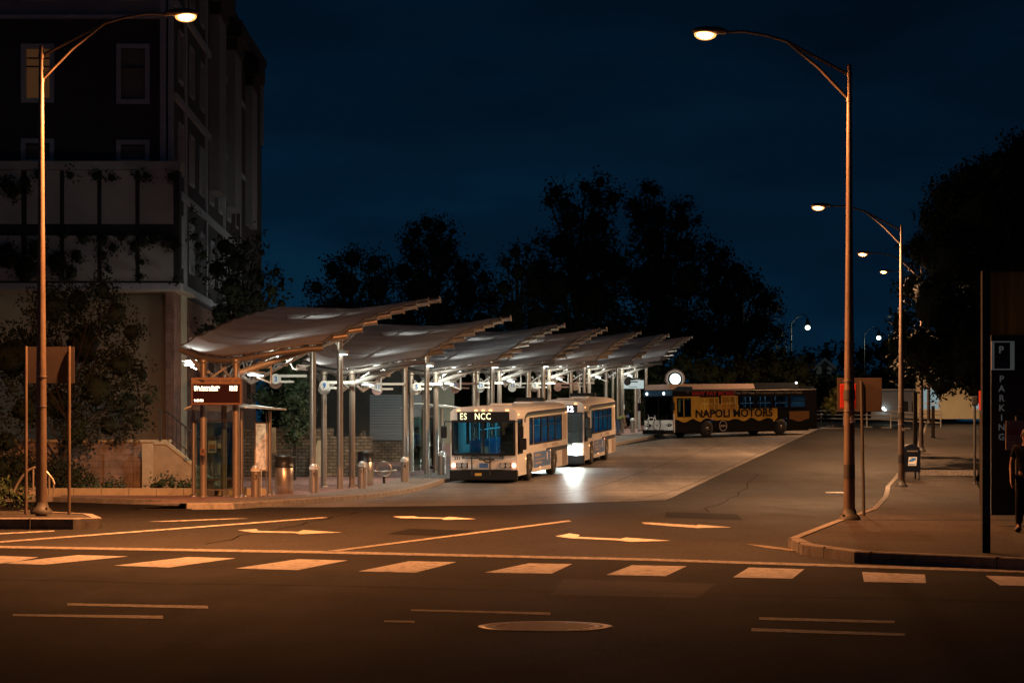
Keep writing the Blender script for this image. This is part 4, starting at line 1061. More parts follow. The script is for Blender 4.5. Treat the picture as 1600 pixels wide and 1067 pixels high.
mb = MB(); mb.tube([(-.34, 0, .44), (-.05, 0, .42), (.22, 0, .46), (.40, -.05, .46)], .03, 8); mb.ball((.42, -.05, .46), .045); mb.build('arm', M_inox, t)
M_gl = glass('shelter_glass', (.72, .82, .80), .10)
M_sroof = mat('shelter_roof', (.62, .66, .64), .5)
def shelter(label, loc, w=2.9):
    t = thing('glass_shelter', label, 'bus shelter', loc, -KA, 'glass waiting shelters under the canopies')
    mb = MB(); n = 16; vs = []
    for i in range(n + 1):
        q = i / n; s = -1.6 + 1.6 * q + .35
        z = 2.52 + .14 * math.sin(math.pi * q) + .04 * math.sin(2 * math.pi * q) + .05 * q
        for d in (0, .05): vs += [(.25 - 1.9 + 1.9 * q, -.3, z + d), (.25 - 1.9 + 1.9 * q, w + .9, z + d)]
    fs = []
    for i in range(n):
        o = i * 4; fs += [(o, o + 1, o + 5, o + 4), (o + 2, o + 6, o + 7, o + 3), (o, o + 4, o + 6, o + 2), (o + 1, o + 3, o + 7, o + 5)]
    fs += [(0, 2, 3, 1), (n * 4, n * 4 + 1, n * 4 + 3, n * 4 + 2)]
    mb.add(vs, fs, 0, False); mb.build('roof', M_sroof, t)
    for (a, b) in ((0, 0), (0, w), (-1.45, 0), (-1.45, w)):
        mb = MB(); mb.cyl((a, b, 0), (a, b, 2.53), .058, n=14); mb.lathe([(.17, 0), (.17, .015), (.07, .08)], (a, b, 0), 16); mb.build('post', M_inox, t)
    mb = MB(); mb.box((-1.45, w / 2, 1.2), (.014, w - .2, 2.0)); mb.box((-.75, 0.0, 1.2), (1.2, .014, 2.0)); mb.build('glass_panel', M_gl, t)
    mb = MB()
    for z in (.2, 2.2): mb.cyl((-1.45, 0, z), (-1.45, w, z), .025, n=8); mb.cyl((-1.45, 0, z), (0, 0, z), .02, n=8)
    mb.build('glass_rail', M_inox, t)
    mb = MB(); mb.box((-1.15, w / 2, .47), (.42, w - .6, .05), bev=.015); mb.build('seat', M_brown, t)
    for b in (.5, w - .5):
        mb = MB(); mb.box((-1.15, b, .23), (.3, .06, .45)); mb.build('seat_leg', M_inox, t)
    return t
Y = 65.1; shelter('glass bus shelter with a wavy pale roof behind the nearest canopy columns', (px(377, 700, Y).x, Y, zroad(Y) + .15), 2.75)
Y = 90.5; shelter('glass bus shelter with a pale roof partly hidden by the front bus', (px(700, 700, Y).x - .25, Y, zroad(Y) + .15), 2.75)
t = thing('map_case', 'tall framed lit map case hanging on two thin posts in the first shelter', 'map case', ground_at(408, 68.1, .15), R(-6))
k = 68.1 / F
mb = MB(); mb.wall(lambda u, v, w: (u, w - .03, v), -10 * k, 10 * k, .72, 2.20, [(-8.3 * k, 8.3 * k, .76, 2.16)], .08); mb.build('frame', mat('case_frame', (.60, .46, .36), .5), t)
mp_m = mat('map_print', (.42, .26, .15), .3, var=.75, scale=4.5, col2=(.90, .55, .28)); mp_m.node_tree.links.new(mp_m.node_tree.nodes['Color Ramp'].outputs[0], mp_m.node_tree.nodes['Principled BSDF'].inputs['Emission Color']); mp_m.node_tree.nodes['Principled BSDF'].inputs['Emission Strength'].default_value = .85
mb = MB(); mb.box((0, .01, 1.46), (16.5 * k, .02, 1.39)); mb.build('map_sheet', mp_m, t)
mb = MB()
for x in (-9.2 * k, 7.5 * k): mb.cyl((x, .05, 0), (x, .05, 2.5), .017, n=8)
mb.build('post', M_inox, t)
mb = MB(); mb.box((.55, .5, 1.5), (.36, .03, .9)); 
t2 = thing('notice_board', 'plain cream notice panel right of the lit map case', 'notice', ground_at(423, 69.4, .15), R(-6))
mb = MB(); mb.box((0, 0, 1.66), (.32, .03, .78)); mb.build('panel', M_cream, t2)
mb = MB(); mb.cyl((0, .03, 0), (0, .03, 1.3), .02, n=8); mb.build('post', M_inox, t2)
def poster(label, x0, x1, y0, y1, Y, m, art):
    a = px(x0, y0, Y); b = px(x1, y1, Y)
    t = thing('poster', label, 'poster', ((a.x + b.x) / 2, Y, b.z))
    w, h = b.x - a.x, a.z - b.z
    mb = MB(); mb.box((0, 0, h / 2), (w, .012, h)); mb.build('sheet', m, t)
    if art:
        mb = MB(); mb.box((0, -.008, h * .36), (w * .78, .004, h * .30)); mb.build('picture', mat('poster_orange', (.55, .25, .12), .6, var=.5, scale=9), t)
        mb = MB(); mb.box((0, -.008, h * .16), (w * .78, .004, h * .13)); mb.build('caption_band', M_blue, t)
    else:
        for q in (.75, .45, .38):
            mb = MB(); mb.box((0, -.008, h * q), (w * .6, .004, h * .04)); mb.build('text_line', M_dark, t)
M_paper = mat('paper', (.72, .72, .68), .7)
poster('white poster with an orange and blue picture on the shelter glass', 325, 338, 682, 707, 66.6, M_paper, True)
poster('narrow white timetable beside the orange and blue poster', 340, 346.5, 680, 700, 66.7, M_paper, False)
poster('white paper notice hanging on the wall left of the front bus mirror', 673, 681, 662, 677, 119.9, M_paper, False)
# call box on the left front column
p = px(317, 706, 64.55)
t = thing('call_box', 'small orange call box fixed to the leftmost canopy column', 'call box', tuple(p))
mb = MB(); mb.box((0, 0, 0), (.14, .08, .2), bev=.01); mb.build('case', M_brown, t)
mb = MB(); mb.box((0, -.043, .02), (.05, .01, .1)); mb.build('handset', M_dark, t)
mb = MB(); mb.ball((.0, -.02, -.15), .04); mb.build('button', M_dark, t)

# white panel sign between slim posts near the last canopy
p = px(989, 607, 141)
t = thing('panel_sign', 'white backlit rectangular sign hung between two posts below the farthest canopy', 'sign', (p.x, 141, zroad(141) + .15))
zz = p.z - zroad(141) - .15; k = 141 / F
mb = MB(); mb.box((0, 0, zz + 6.5 * k), (34 * k, .08, 13 * k)); mb.build('panel', emat('lit_panel', (.72, .85, .82), .62), t)
mb = MB()
for q in range(9): mb.box((-6 * k + q * 1.5 * k, -.043, zz + 2.6 * k), (1.05 * k, .006, (1.1 + .5 * (q % 3 == 0)) * k))
mb.build('lettering', M_dark, t)
for x in (-16 * k, 9.5 * k):
    mb = MB(); mb.cyl((x, .08, -.05), (x, .08, zz + 15 * k), .10, n=12); mb.build('post', M_steelw, t)
mb = MB(); mb.box((-16 * k, -.04, 1.55), (.24, .03, .32)); mb.build('notice', M_paper, t)
# round lit sign above the black bus
p = px(1055, 592, 143)
t = thing('round_lamp', 'round white lit globe in a dark hoop above the front of the black bus', 'lamp', (p.x, 143, zroad(143) + .1))
zz = p.z - zroad(143) - .1; k = 143 / F
mb = MB(); mb.cyl((0, 0, 0), (0, 0, zz - 15 * k), .07, n=12); mb.build('post', M_dark, t)
mb = MB(); mb.tube([(13.5 * k * math.cos(a), .12, zz + 13.5 * k * math.sin(a)) for a in np.linspace(0, 2 * math.pi, 40)], .10, 8); mb.build('hoop', mat('hoop_brown', (.10, .06, .045), .7), t)
mb = MB(); mb.ball((0, 0, zz), 8.6 * k, 24, 16); mb.build('globe', emat('globe_light', (.86, 1, .95), 2.2), t)
lamp('POINT', 'globe_light', (0, -.6, zz), 60, (.9, 1, .95), t, size=.3)

# ================================================================== STREET LAMPS
M_pole = mat('lamp_pole', (.18, .135, .105), .5, .45, var=.35, scale=5, bump=.15, stretch=(1, 1, .3))
M_poled = mat('lamp_pole_band', (.045, .042, .038), .6)
M_lens = emat('sodium_lens', (1.0, .60, .28), 70)
M_lens2 = emat('sodium_lens_bright', (1.0, .70, .42), 200)
M_bowl = glass('lamp_bowl', (1.0, .75, .5), .04)
_n = M_bowl.node_tree.nodes; _l = M_bowl.node_tree.links; _e = _n.new('ShaderNodeEmission'); _e.inputs[0].default_value = (1.0, .42, .13, 1); _e.inputs[1].default_value = 1.1; _a = _n.new('ShaderNodeAddShader')
_o = [q for q in _n if q.type == 'OUTPUT_MATERIAL'][0]; _m = [q for q in _n if q.type == 'MIX_SHADER'][0]; _l.new(_m.outputs[0], _a.inputs[0]); _l.new(_e.outputs[0], _a.inputs[1]); _l.new(_a.outputs[0], _o.inputs[0])
def street_lamp(label, base, H, s, reach, power, bands=False, lens=M_lens, rgt=None, arm=True, r=.118, color=SODIUM, tilt=0, cone=170):
    t = thing('street_lamp', label, 'street lamp', base, 0, 'tall curved arm street lamps')
    mb = MB(); mb.tube([(0, 0, -.05), (0, 0, H * .3), (0, 0, H * .65), (0, 0, H)], [r, r * .85, r * .58, r * .40], 16); mb.lathe([(r * .40, H), (r * .3, H + .05), (.0001, H + .06)], n=12); mb.build('pole', M_pole, t)
    mb = MB(); mb.lathe([(r * 1.9, -.02), (r * 1.9, .05), (r * 1.35, .10), (r * 1.05, .22)], n=16)
    for k in range(4):
        a = math.pi / 4 + k * math.pi / 2; mb.cyl((r * 1.6 * math.cos(a), r * 1.6 * math.sin(a), .05), (r * 1.6 * math.cos(a), r * 1.6 * math.sin(a), .12), .022, n=6)
    mb.build('base_flange', M_poled, t)
    if bands:
        for z, h in ((.82, .28), (2.38, .20)):
            mb = MB(); mb.cyl((0, 0, z), (0, 0, z + h), r * .98, n=16); mb.build('band', M_poled, t)
        mb = MB(); mb.box((.06, -r * .97, 1.98), (.09, .02, .09)); mb.build('sticker', M_paper, t)
    for z in (2.15, 2.75):
        mb = MB(); mb.cyl((0, 0, z), (0, 0, z + .025), r * .95, n=16); mb.build('strap', M_inox, t)
    J = (s * reach * .45, 0, H + .50)
    mb = MB(); mb.tube([(0, 0, H - .17), (s * reach * .2, 0, H + .13), J, (s * reach * .6, 0, H + .62), (s * reach * .75, 0, H + .69), (s * reach * .9, 0, H + .68)], [.035, .033, .033, .03, .028, .026], 8); mb.build('bracket_arm', M_pole, t)
    mb = MB(); mb.tube([(0, 0, H - .66), (s * reach * .22, 0, H - .02), J], [.035, .033, .03], 8); mb.build('arm_brace', M_pole, t)
    for z in (H - .21, H - .70):
        mb = MB(); mb.cyl((0, 0, z), (0, 0, z + .08), r * .52, n=12); mb.build('clamp', M_pole, t)
    hx = s * reach; hz = H + .68
    mb = MB(); mb.ball((hx, 0, hz + .03), (.36, .15, .085), 16, 8); mb.cyl((s * reach * .88, 0, hz), (hx, 0, hz), .04, n=8); hd = mb.build('lamp_head', M_pole, t)
    mb = MB(); mb.ball((hx + s * .08, 0, hz - .045), (.15, .10, .085), 16, 8); mb.build('bulb', lens, hd)
    mb = MB(); mb.ball((hx + s * .08, 0, hz - .05), (.22, .14, .11), 18, 10); mb.build('lens', M_bowl, hd)
    lamp('SPOT', 'sodium_light', (hx + s * .08, 0, hz - .17), power, color, t, (R(tilt), 0, 0), size=.12, spot=R(cone), blend=.5)
    return t
Y = 45.4; street_lamp('street lamp at left on the corner kerb, its arm curving right', (px(64.5, 700, Y).x, Y, .26), 9.42, 1, 2.85, POWER['left'], False, M_lens2, tilt=5, cone=166)
Y = 44.5; street_lamp('nearest right hand street lamp with dark bands, on the pavement corner', (px(1327, 700, Y).x, Y, .15), 9.0, -1, 2.78, POWER['near'], True, M_lens2, tilt=5, cone=166)
Y = 77.8; street_lamp('second right hand street lamp, beside the mailbox', (px(1408, 700, Y).x, Y, zroad(Y) + .15), 9.05, -1, 2.8, POWER['second'], True, color=SODIUM_PALE)
Y = 110.0; street_lamp('third right hand street lamp, its pole against the dark tree', (17.3 + 2.8, Y, zroad(Y) + .15), 9.05, -1, 2.8, POWER['third'], color=SODIUM_PALE)
Y = 143.0; street_lamp('farthest right hand street lamp, tiny above the far road', (23.8 + 2.8, Y, zroad(Y) + .6), 9.05, -1, 2.8, POWER['fourth'], color=SODIUM_PALE)
def drop_lamp(label, x, y, Y, s):
    p = px(x, y, Y); b = zroad(Y)
    t = thing('drop_lamp', label, 'street lamp', (p.x - s * 1.3, Y, b), 0, 'white teardrop lamps on hooked posts')
    h = p.z - b
    mb = MB(); mb.tube([(0, 0, 0), (0, 0, h * .5), (0, 0, h + .35)], [.10, .08, .05], 10); mb.build('post', M_dark, t)
    mb = MB(); mb.tube([(0, 0, h + .3), (s * .35, 0, h + .75), (s * .8, 0, h + 1.0), (s * 1.15, 0, h + .95), (s * 1.3, 0, h + .7)], .035, 8); mb.build('arm', M_dark, t)
    mb = MB(); mb.lathe([(.04, .75), (.10, .6), (.16, .35), (.26, .18)], (s * 1.3, 0, h), 16); mb.build('hood', M_dark, t)
    mb = MB(); mb.ball((s * 1.3, 0, h), (.20, .20, .18), 16, 10); mb.build('globe', emat('drop_globe', (.86, 1, .82), 4), t)
    lamp('POINT', 'drop_light', (s * 1.3, 0, h - .5), 150, (.95, 1, .8), t, size=.2)
drop_lamp('white teardrop street lamp hanging above the rear of the black bus', 1262, 512, 175, 1)
drop_lamp('white teardrop street lamp against the sky left of the big right tree', 1373, 528, 200, 1)

# ================================================================== SIGNS ON THE RIGHT AND LEFT
M_back = mat('sign_back', (.06, .045, .04), .6, .2, var=.15, scale=3)
M_red = mat('red_reflector', (.75, .055, .03), .4)
Y = 47.4; k = Y / F
t = thing('road_sign', 'back of a rectangular road sign on a thin post beside the banded lamp', 'road sign', (px(1350, 700, Y).x, Y, .15))
mb = MB(); mb.tube([(0, 0, -.05), (-.06, 0, 2.85)], .032, 8); mb.build('post', M_poled, t)
mb = MB(); mb.box((-6.5 * k, .05, 2.55), (70 * k, .02, 53 * k), bev=.006); mb.build('sign_plate', M_back, t)
t = thing('red_sign', 'narrow red reflective plate strapped to the nearest right lamp pole', 'sign', (px(1327, 700, 44.5).x, 44.63, .15))
mb = MB(); mb.box((0, .02, 2.46), (.32, .02, .48), Matrix.Rotation(R(-12), 3, 'Z'), bev=.008); mb.build('plate', M_red, t)
# mailbox
Y = 84.0
t = thing('mailbox', 'dark blue street mailbox with a rounded top beside the second right lamp', 'mailbox', ground_at(1422, Y, .15), R(4))
prof = [(-.31, .28), (.31, .28), (.31, .98)] + [(.31 * math.cos(a), .98 + .31 * math.sin(a)) for a in np.linspace(.2, math.pi - .2, 9)] + [(-.31, .98)]
mb = MB(); mb.prism(prof, 'y', -.33, .33); mb.build('body', mat('mailbox_blue', (.004, .007, .016), .5, spec=.2), t)
mb = MB(); mb.prism([(-.335, .96), (.335, .96)] + [(.335 * math.cos(a), .985 + .335 * math.sin(a)) for a in np.linspace(.05, math.pi - .05, 11)], 'y', -.30, .30); mb.build('hood', mat('mailbox_blue', (.004, .007, .016), .5, spec=.2), t)
for x in (-.27, .27):
    for y in (-.28, .28):
        mb = MB(); mb.box((x, y, .13), (.05, .05, .32)); mb.build('leg', M_dark, t)
mb = MB(); mb.prism([(-.16, .52), (.15, .52), (.18, .84), (-.13, .84)], 'y', -.336, -.3335); lg = mb.build('emblem_plate', M_paper, t)
mb = MB(); mb.prism([(-.13, .66), (.02, .68), (.14, .74), (.15, .80), (-.08, .81), (-.02, .76), (-.12, .74)], 'y', -.341, -.337); mb.prism([(-.14, .55), (.12, .55), (.12, .58), (-.14, .58)], 'y', -.341, -.337); mb.build('emblem', M_blue, lg)
mb = MB(); mb.box((0, -.335, 1.06), (.40, .02, .05)); mb.build('handle', M_inox, t)
# slim posts on the right pavement
def post(label, x, yb, yt, Y, r=.06):
    b = px(x, yb, Y); g0 = zroad(Y) + .12
    t = thing('sign_post', label, 'post', (b.x, Y, g0)); h = CH + (HZ - yt) * Y / F - g0
    mb = MB(); mb.cyl((0, 0, -.05), (0, 0, h), r, n=10); mb.lathe([(r * 1.6, 0), (r * 1.6, .06), (r * 1.1, .1)], n=10); mb.build('shaft', M_poled if r < .1 else M_bark, t); return t
post('thick dark post standing just behind the mailbox', 1430, 692, 612, 108, .11)
post('shorter dark post before the pale yellow far building', 1458, 672, 634, 130, .10)
t = post('leaning thin dark meter post left of the tall brown sign', 1523, 752, 634, 80, .05)
mb = MB(); mb.box((0, 0, 3.0), (.22, .16, .34), bev=.05); mb.build('meter_head', M_dark, t)
# tall brown sign at the right edge
Y = 30.6; k = Y / F
M_wood = mat('brown_sign', (.15, .15, .11), .5, var=.5, scale=3, stretch=(3, 3, .12))
_n = M_wood.node_tree.nodes; _l = M_wood.node_tree.links; _t = _n.new('ShaderNodeBsdfTranslucent'); _m = _n.new('ShaderNodeMixShader'); _m.inputs[0].default_value = .75      # translucency added to brighten the panel with the lamps behind it
_l.new(_n['Color Ramp'].outputs[0], _t.inputs[0]); _o = [q for q in _n if q.type == 'OUTPUT_MATERIAL'][0]; _l.new(_n['Principled BSDF'].outputs[0], _m.inputs[1]); _l.new(_t.outputs[0], _m.inputs[2]); _l.new(_m.outputs[0], _o.inputs[0])
t = thing('tall_sign', 'large brown panel on a dark square post at the right edge, above the parking sign', 'sign', (px(1540, 700, Y).x, Y, .15))
mb = MB(); mb.box((0, 0, 1.9), (.11, .11, 3.9)); mb.build('post', M_poled, t)
mb = MB(); mb.box((35 * k, .085, CH + (HZ - 473.5) * k - .15), (80 * k, .05, 99 * k)); mb.build('panel', M_wood, t)
# parking pylon
Y = 41.0; k = Y / F
M_pyl = mat('pylon', (.028, .03, .032), .5)
M_let = mat('pylon_letter', (.35, .36, .35), .6, emit=(.85, 1, 1), estr=.032)  # weak glow added to brighten the letters and the frame
a = px(1593, 700, Y)
t = thing('parking_sign', 'dark parking pylon with a framed P and a vertical word PARKING', 'sign', (a.x, Y, .15))
mb = MB(); mb.box((0, .16, 2.0), (88 * k, .3, 3.4 + .2)); mb.build('body', M_pyl, t)
fz = CH + (HZ - 555.5) * k - .15
mb = MB(); mb.wall(lambda u, v, w: (u, w - .01, v), -44 * k, -8 * k, fz - 22.5 * k, fz + 22.5 * k, [(-39.5 * k, -14.5 * k, fz - 20.5 * k, fz + 20.5 * k)], .02); mb.build('frame', M_let, t)
text('letter', 'P', 15 * k, (-32.5 * k, -.002, fz + 4 * k), ROT_F, M_let, t, ext=.003, bold=.006)
mb = MB(); mb.prism([(-38 * k, fz - 2 * k), (-16 * k, fz + .5 * k), (-16 * k, fz - 4 * k), (-38 * k, fz - 6 * k)], 'y', -.002, .005); mb.prism([(-36 * k, fz - 9 * k), (-18 * k, fz - 9 * k), (-18 * k, fz - 17 * k), (-36 * k, fz - 17 * k)], 'y', -.002, .005); mb.build('symbol', mat('pylon_blue', (.05, .06, .09), .5), t)
for i, ch in enumerate('PARKING'):
    text('letter', ch, 14 * k, (-28 * k, -.002, CH + (HZ - 596.5 - 15.1 * i) * k - .15), ROT_F, M_let, t, align='CENTER', ext=.003, bold=.003)
# reserved parking notice
Y = 39.4; k = Y / F
M_resv = mat('notice_red', (.42, .07, .05), .5)
t = thing('parking_notice', 'red and cream reserved parking notice partly hidden by the standing person', 'sign', (px(1590, 700, Y).x, Y, .15))
z = lambda y: CH + (HZ - y) * k - .15
mb = MB(); mb.cyl((0, .04, -.05), (0, .04, z(650)), .035, n=8); mb.build('post', M_poled, t)
mb = MB(); mb.box((0, 0, z(680)), (37 * k, .012, 46 * k)); mb.build('plate', mat('notice_cream', (.50, .38, .32), .5), t)
mb = MB(); mb.box((1 * k, -.008, z(675)), (33 * k, .004, 9 * k)); mb.build('band', M_resv, t)
text('lettering', 'RESERVED', 6.4 * k, (-12 * k, -.010, z(664.5)), ROT_F, M_resv, t, ext=.001, xs=.95)
text('lettering', 'PARKING FOR', 5.6 * k, (-16 * k, -.010, z(669.8)), ROT_F, M_resv, t, ext=.001, xs=.95)
mb = MB(); mb.prism([(-4 * k, z(697)), (4 * k, z(697)), (3 * k, z(693)), (-2 * k, z(692))], 'y', -.010, -.006)
for q in (684, 687.5): mb.box((-3 * k, -.008, z(q)), (22 * k, .004, .9 * k))
mb.build('symbol', M_resv, t)
# red lit sign beyond the tall sign post
Y = 56.0; k = Y / F
t = thing('lit_sign', 'small glowing red sign seen either side of the tall sign post', 'lit sign', (px(1544, 700, Y).x, Y, .15))
mb = MB(); mb.box((0, 0, CH + (HZ - 625.5) * k - .15), (28 * k, .1, 30 * k)); mb.build('panel', emat('red_glow', (1.0, .055, .02), .62), t)
mb = MB(); mb.box((3 * k, 0, CH + (HZ - 649) * k - .15), (22 * k, .08, 12 * k)); mb.build('lower_panel', emat('pink_glow', (.55, .06, .10), .28), t)
mb = MB(); mb.cyl((-11 * k, .03, 0), (-11 * k, .03, CH + (HZ - 640) * k - .15), .035, n=8); mb.build('post', M_poled, t)
# left: back of a two post sign and curved handrails
Y = 46.2; k = Y / F
t = thing('sign_board', 'back of a rectangular sign board on two thin posts by the left lamp', 'road sign', (px(76.5, 700, Y).x, Y, .26))
z = lambda y: CH + (HZ - y) * k - .26
mb = MB(); mb.box((0, .06, z(570)), (78 * k, .03, 57 * k)); mb.build('sign_plate', M_back, t)
for x in (-36 * k, 31.5 * k):
    mb = MB(); mb.cyl((x, 0, -.05), (x, 0, z(541)), .035, n=10); mb.build('post', M_pole, t)
Y = 52.5; k = Y / F
t = thing('curved_handrail', 'pale curved metal handrails rising beside the left lamp post', 'handrail', (px(60, 700, Y).x, Y, .15))
z = lambda y: CH + (HZ - y) * k - .15
mb = MB(); mb.tube([(-38 * k, 0, z(768)), (-33 * k, 0, z(757)), (-25 * k, 0, z(744)), (-15 * k, 0, z(734)), (-6 * k, 0, z(730)), (10 * k, 0, z(733)), (22 * k, 0, z(748)), (25 * k, 0, z(756))], .03, 8); mb.build('rail', M_inox, t)
mb = MB()
for x, a, b in ((-18, 736, 768), (-8, 731, 768), (17, 742, 774), (24, 755, 774)): mb.cyl((x * k, 0, z(b)), (x * k, 0, z(a)), .022, n=8)
mb.box((22 * k, 0, z(775)), (26 * k, .1, .03)); mb.build('baluster', M_inox, t)
# ================================================================== BUSES
M_bw = mat('bus_white', (.84, .81, .77), .35, var=.06, scale=1.5, coat=.3)
M_bk = mat('bus_black', (.010, .010, .011), .4, spec=.25)
M_rub = mat('rubber', (.02, .02, .02), .8)
M_rim = mat('wheel_rim', (.26, .24, .22), .4, .7)
M_bglass = glass('bus_glass', (.62, .74, .76), .035)
M_bglassd = glass('bus_side_glass', (.55, .70, .78), .08)
M_seat = mat('bus_seat', (.03, .12, .26), .7)
M_int = mat('bus_interior', (.12, .20, .26), .7)
M_ceil = emat('bus_ceiling_light', (.20, .62, 1.0), 1.3)
M_dest = emat('destination_led', (1.0, .86, .42), 2.6)
M_amber = emat('amber_marker', (1.0, .38, .14), 5)
M_yellow = mat('wrap_yellow', (.72, .42, .06), .4, var=.1, scale=2, coat=.3)
M_stripe = mat('stripe_navy', (.02, .03, .06), .4)
M_strg = mat('stripe_green', (.03, .10, .05), .4)
M_ad = mat('advert_blue', (.09, .20, .46), .45, var=.2, scale=2)
M_adt = mat('advert_text', (.42, .34, .28), .5)
M_chr = mat('chrome', (.6, .58, .55), .2, .9)
M_off = mat('lamp_glass', (.5, .5, .48), .15)
def wheel(parent, x, y, r, w, out):
    mb = MB(); mb.lathe([(r * .62, -w / 2), (r * .95, -w / 2), (r, -w / 2 + .04), (r, w / 2 - .04), (r * .95, w / 2), (r * .62, w / 2)], n=28)
    mb.v = [(x + p[2], y + p[0], r + p[1]) for p in mb.v]
    t = mb.build('wheel', M_rub, parent)
    m2 = MB(); s = out; m2.lathe([(r * .56, 0), (r * .53, .02), (r * .42, -.04), (r * .30, -.05), (r * .20, .03), (r * .0001, .04)], n=24)
    for k in range(8):
        a = k * math.pi / 4; m2.cyl((r * .36 * math.cos(a), r * .36 * math.sin(a), -.03), (r * .36 * math.cos(a), r * .36 * math.sin(a), .02), .022, n=6)
    m2.v = [(x + s * (w / 2 - .01 + p[2]), y + p[0], r + p[1]) for p in m2.v]
    m2.build('rim', M_rim, t)
def bus_body(t, W, L, zs, zt, zr, front_holes, side_holes, body, roof_m, wheels, top_round=.18):
    """shell with real openings; x from -W/2 to W/2 (+x = street side), y from 0 (front) to L (back)"""
    mb = MB(); h = W / 2
    side_all = lambda hs, w: hs + w
    wh = [(y - .56, y + .56, zs, 1.02) for y in wheels]
    mb.wall(lambda u, v, w: (h - w, u, v), .06, L, zs, zt, side_holes + wh, .05)
    mb.wall(lambda u, v, w: (-h + w, u, v), .06, L, zs, zt, side_holes + wh, .05)
    mb.wall(lambda u, v, w: (u, w, v), -h, h, zs, zt, front_holes, .06)
    mb.wall(lambda u, v, w: (u, L - w, v), -h + .05, h - .05, zs, zt, [], .05)
    b = mb.build('body', body, t)
    mb = MB(); n = 10; prof = [(-h, zt)]
    for i in range(n + 1):
        a = math.pi * i / n
        prof.append((-(h - .10) * math.cos(a) if 0 < i < n else (-h + .02 if i == 0 else h - .02), zt + .03 + (zr - zt - .03) * math.sin(a) ** .55))
    prof.append((h, zt))
    mb.prism(prof, 'y', 0.0, L); mb.build('roof', roof_m, t)
    return b
def interior(t, W, L, power, color=(.08, .55, .72), seats=True, driver=True, zc=2.45):
    mb = MB(); h = W / 2 - .06
    mb.box((0, L / 2, .40), (2 * h, L - .2, .06)); mb.box((0, L - .25, 1.4), (2 * h, .06, 2.1)); mb.box((0, L / 2, zc + .1), (2 * h, L - .3, .04)); it = mb.build('interior', M_int, t)
    mb = MB()
    if seats:
        for k in range(int((L - 4.0) / .85)):
            y = 2.7 + .85 * k
            for x in (-.82, .82):
                mb = MB(); mb.prism([(y - .21, .77), (y + .29, .77), (y + .31, 1.5), (y + .22, 1.5), (y + .18, .88), (y - .21, .86)], 'x', x - .4, x + .4); mb.build('seat', M_seat, it)
    mb = MB()
    for x in (-.45, .45):
        for y in np.arange(1.6, L - 1.5, 1.3): mb.cyl((x, y, .45), (x, y, zc), .018, n=6)
        mb.cyl((x, 1.2, 1.95), (x, L - 1, 1.95), .018, n=6)
    mb.build('grab_pole', mat('grab_pole', (.45, .55, .6), .3, .4), it)
    mb = MB()
    for x in (-.78, .78): mb.box((x, L / 2 + .6, zc + .02), (.18, L - 3.0, .05))
    mb.build('ceiling_light', M_ceil, it)
    if driver:
        mb = MB(); mb.box((.72, 1.55, 1.35), (.85, .05, 1.75)); mb.box((.68, 1.15, 1.05), (.5, .14, .9), bev=.04); mb.build('driver_screen', M_dark, it)
        mb = MB(); mb.tube([(.66 + .22 * math.cos(a), .62 + .08 * math.sin(a), 1.20 + .2 * math.sin(a)) for a in np.linspace(0, 2 * math.pi, 20)], .02, 6); mb.box((.1, .42, .95), (2.1, .4, .25), bev=.06); mb.cyl((.66, .55, .9), (.66, .62, 1.2), .03, n=8); mb.build('dashboard', M_dark, it)
        mb = MB(); mb.box((-.25, 1.25, 1.15), (.25, .2, .35)); mb.cyl((-.25, 1.25, .45), (-.25, 1.25, 1.1), .05, n=8); mb.build('fare_box', mat('fare_box', (.4, .5, .55), .4, .3), it)
    lamp('AREA', 'cabin_light', (0, L * .55, zc - .05), power, color, t, size=1.2, size_y=L * .7)
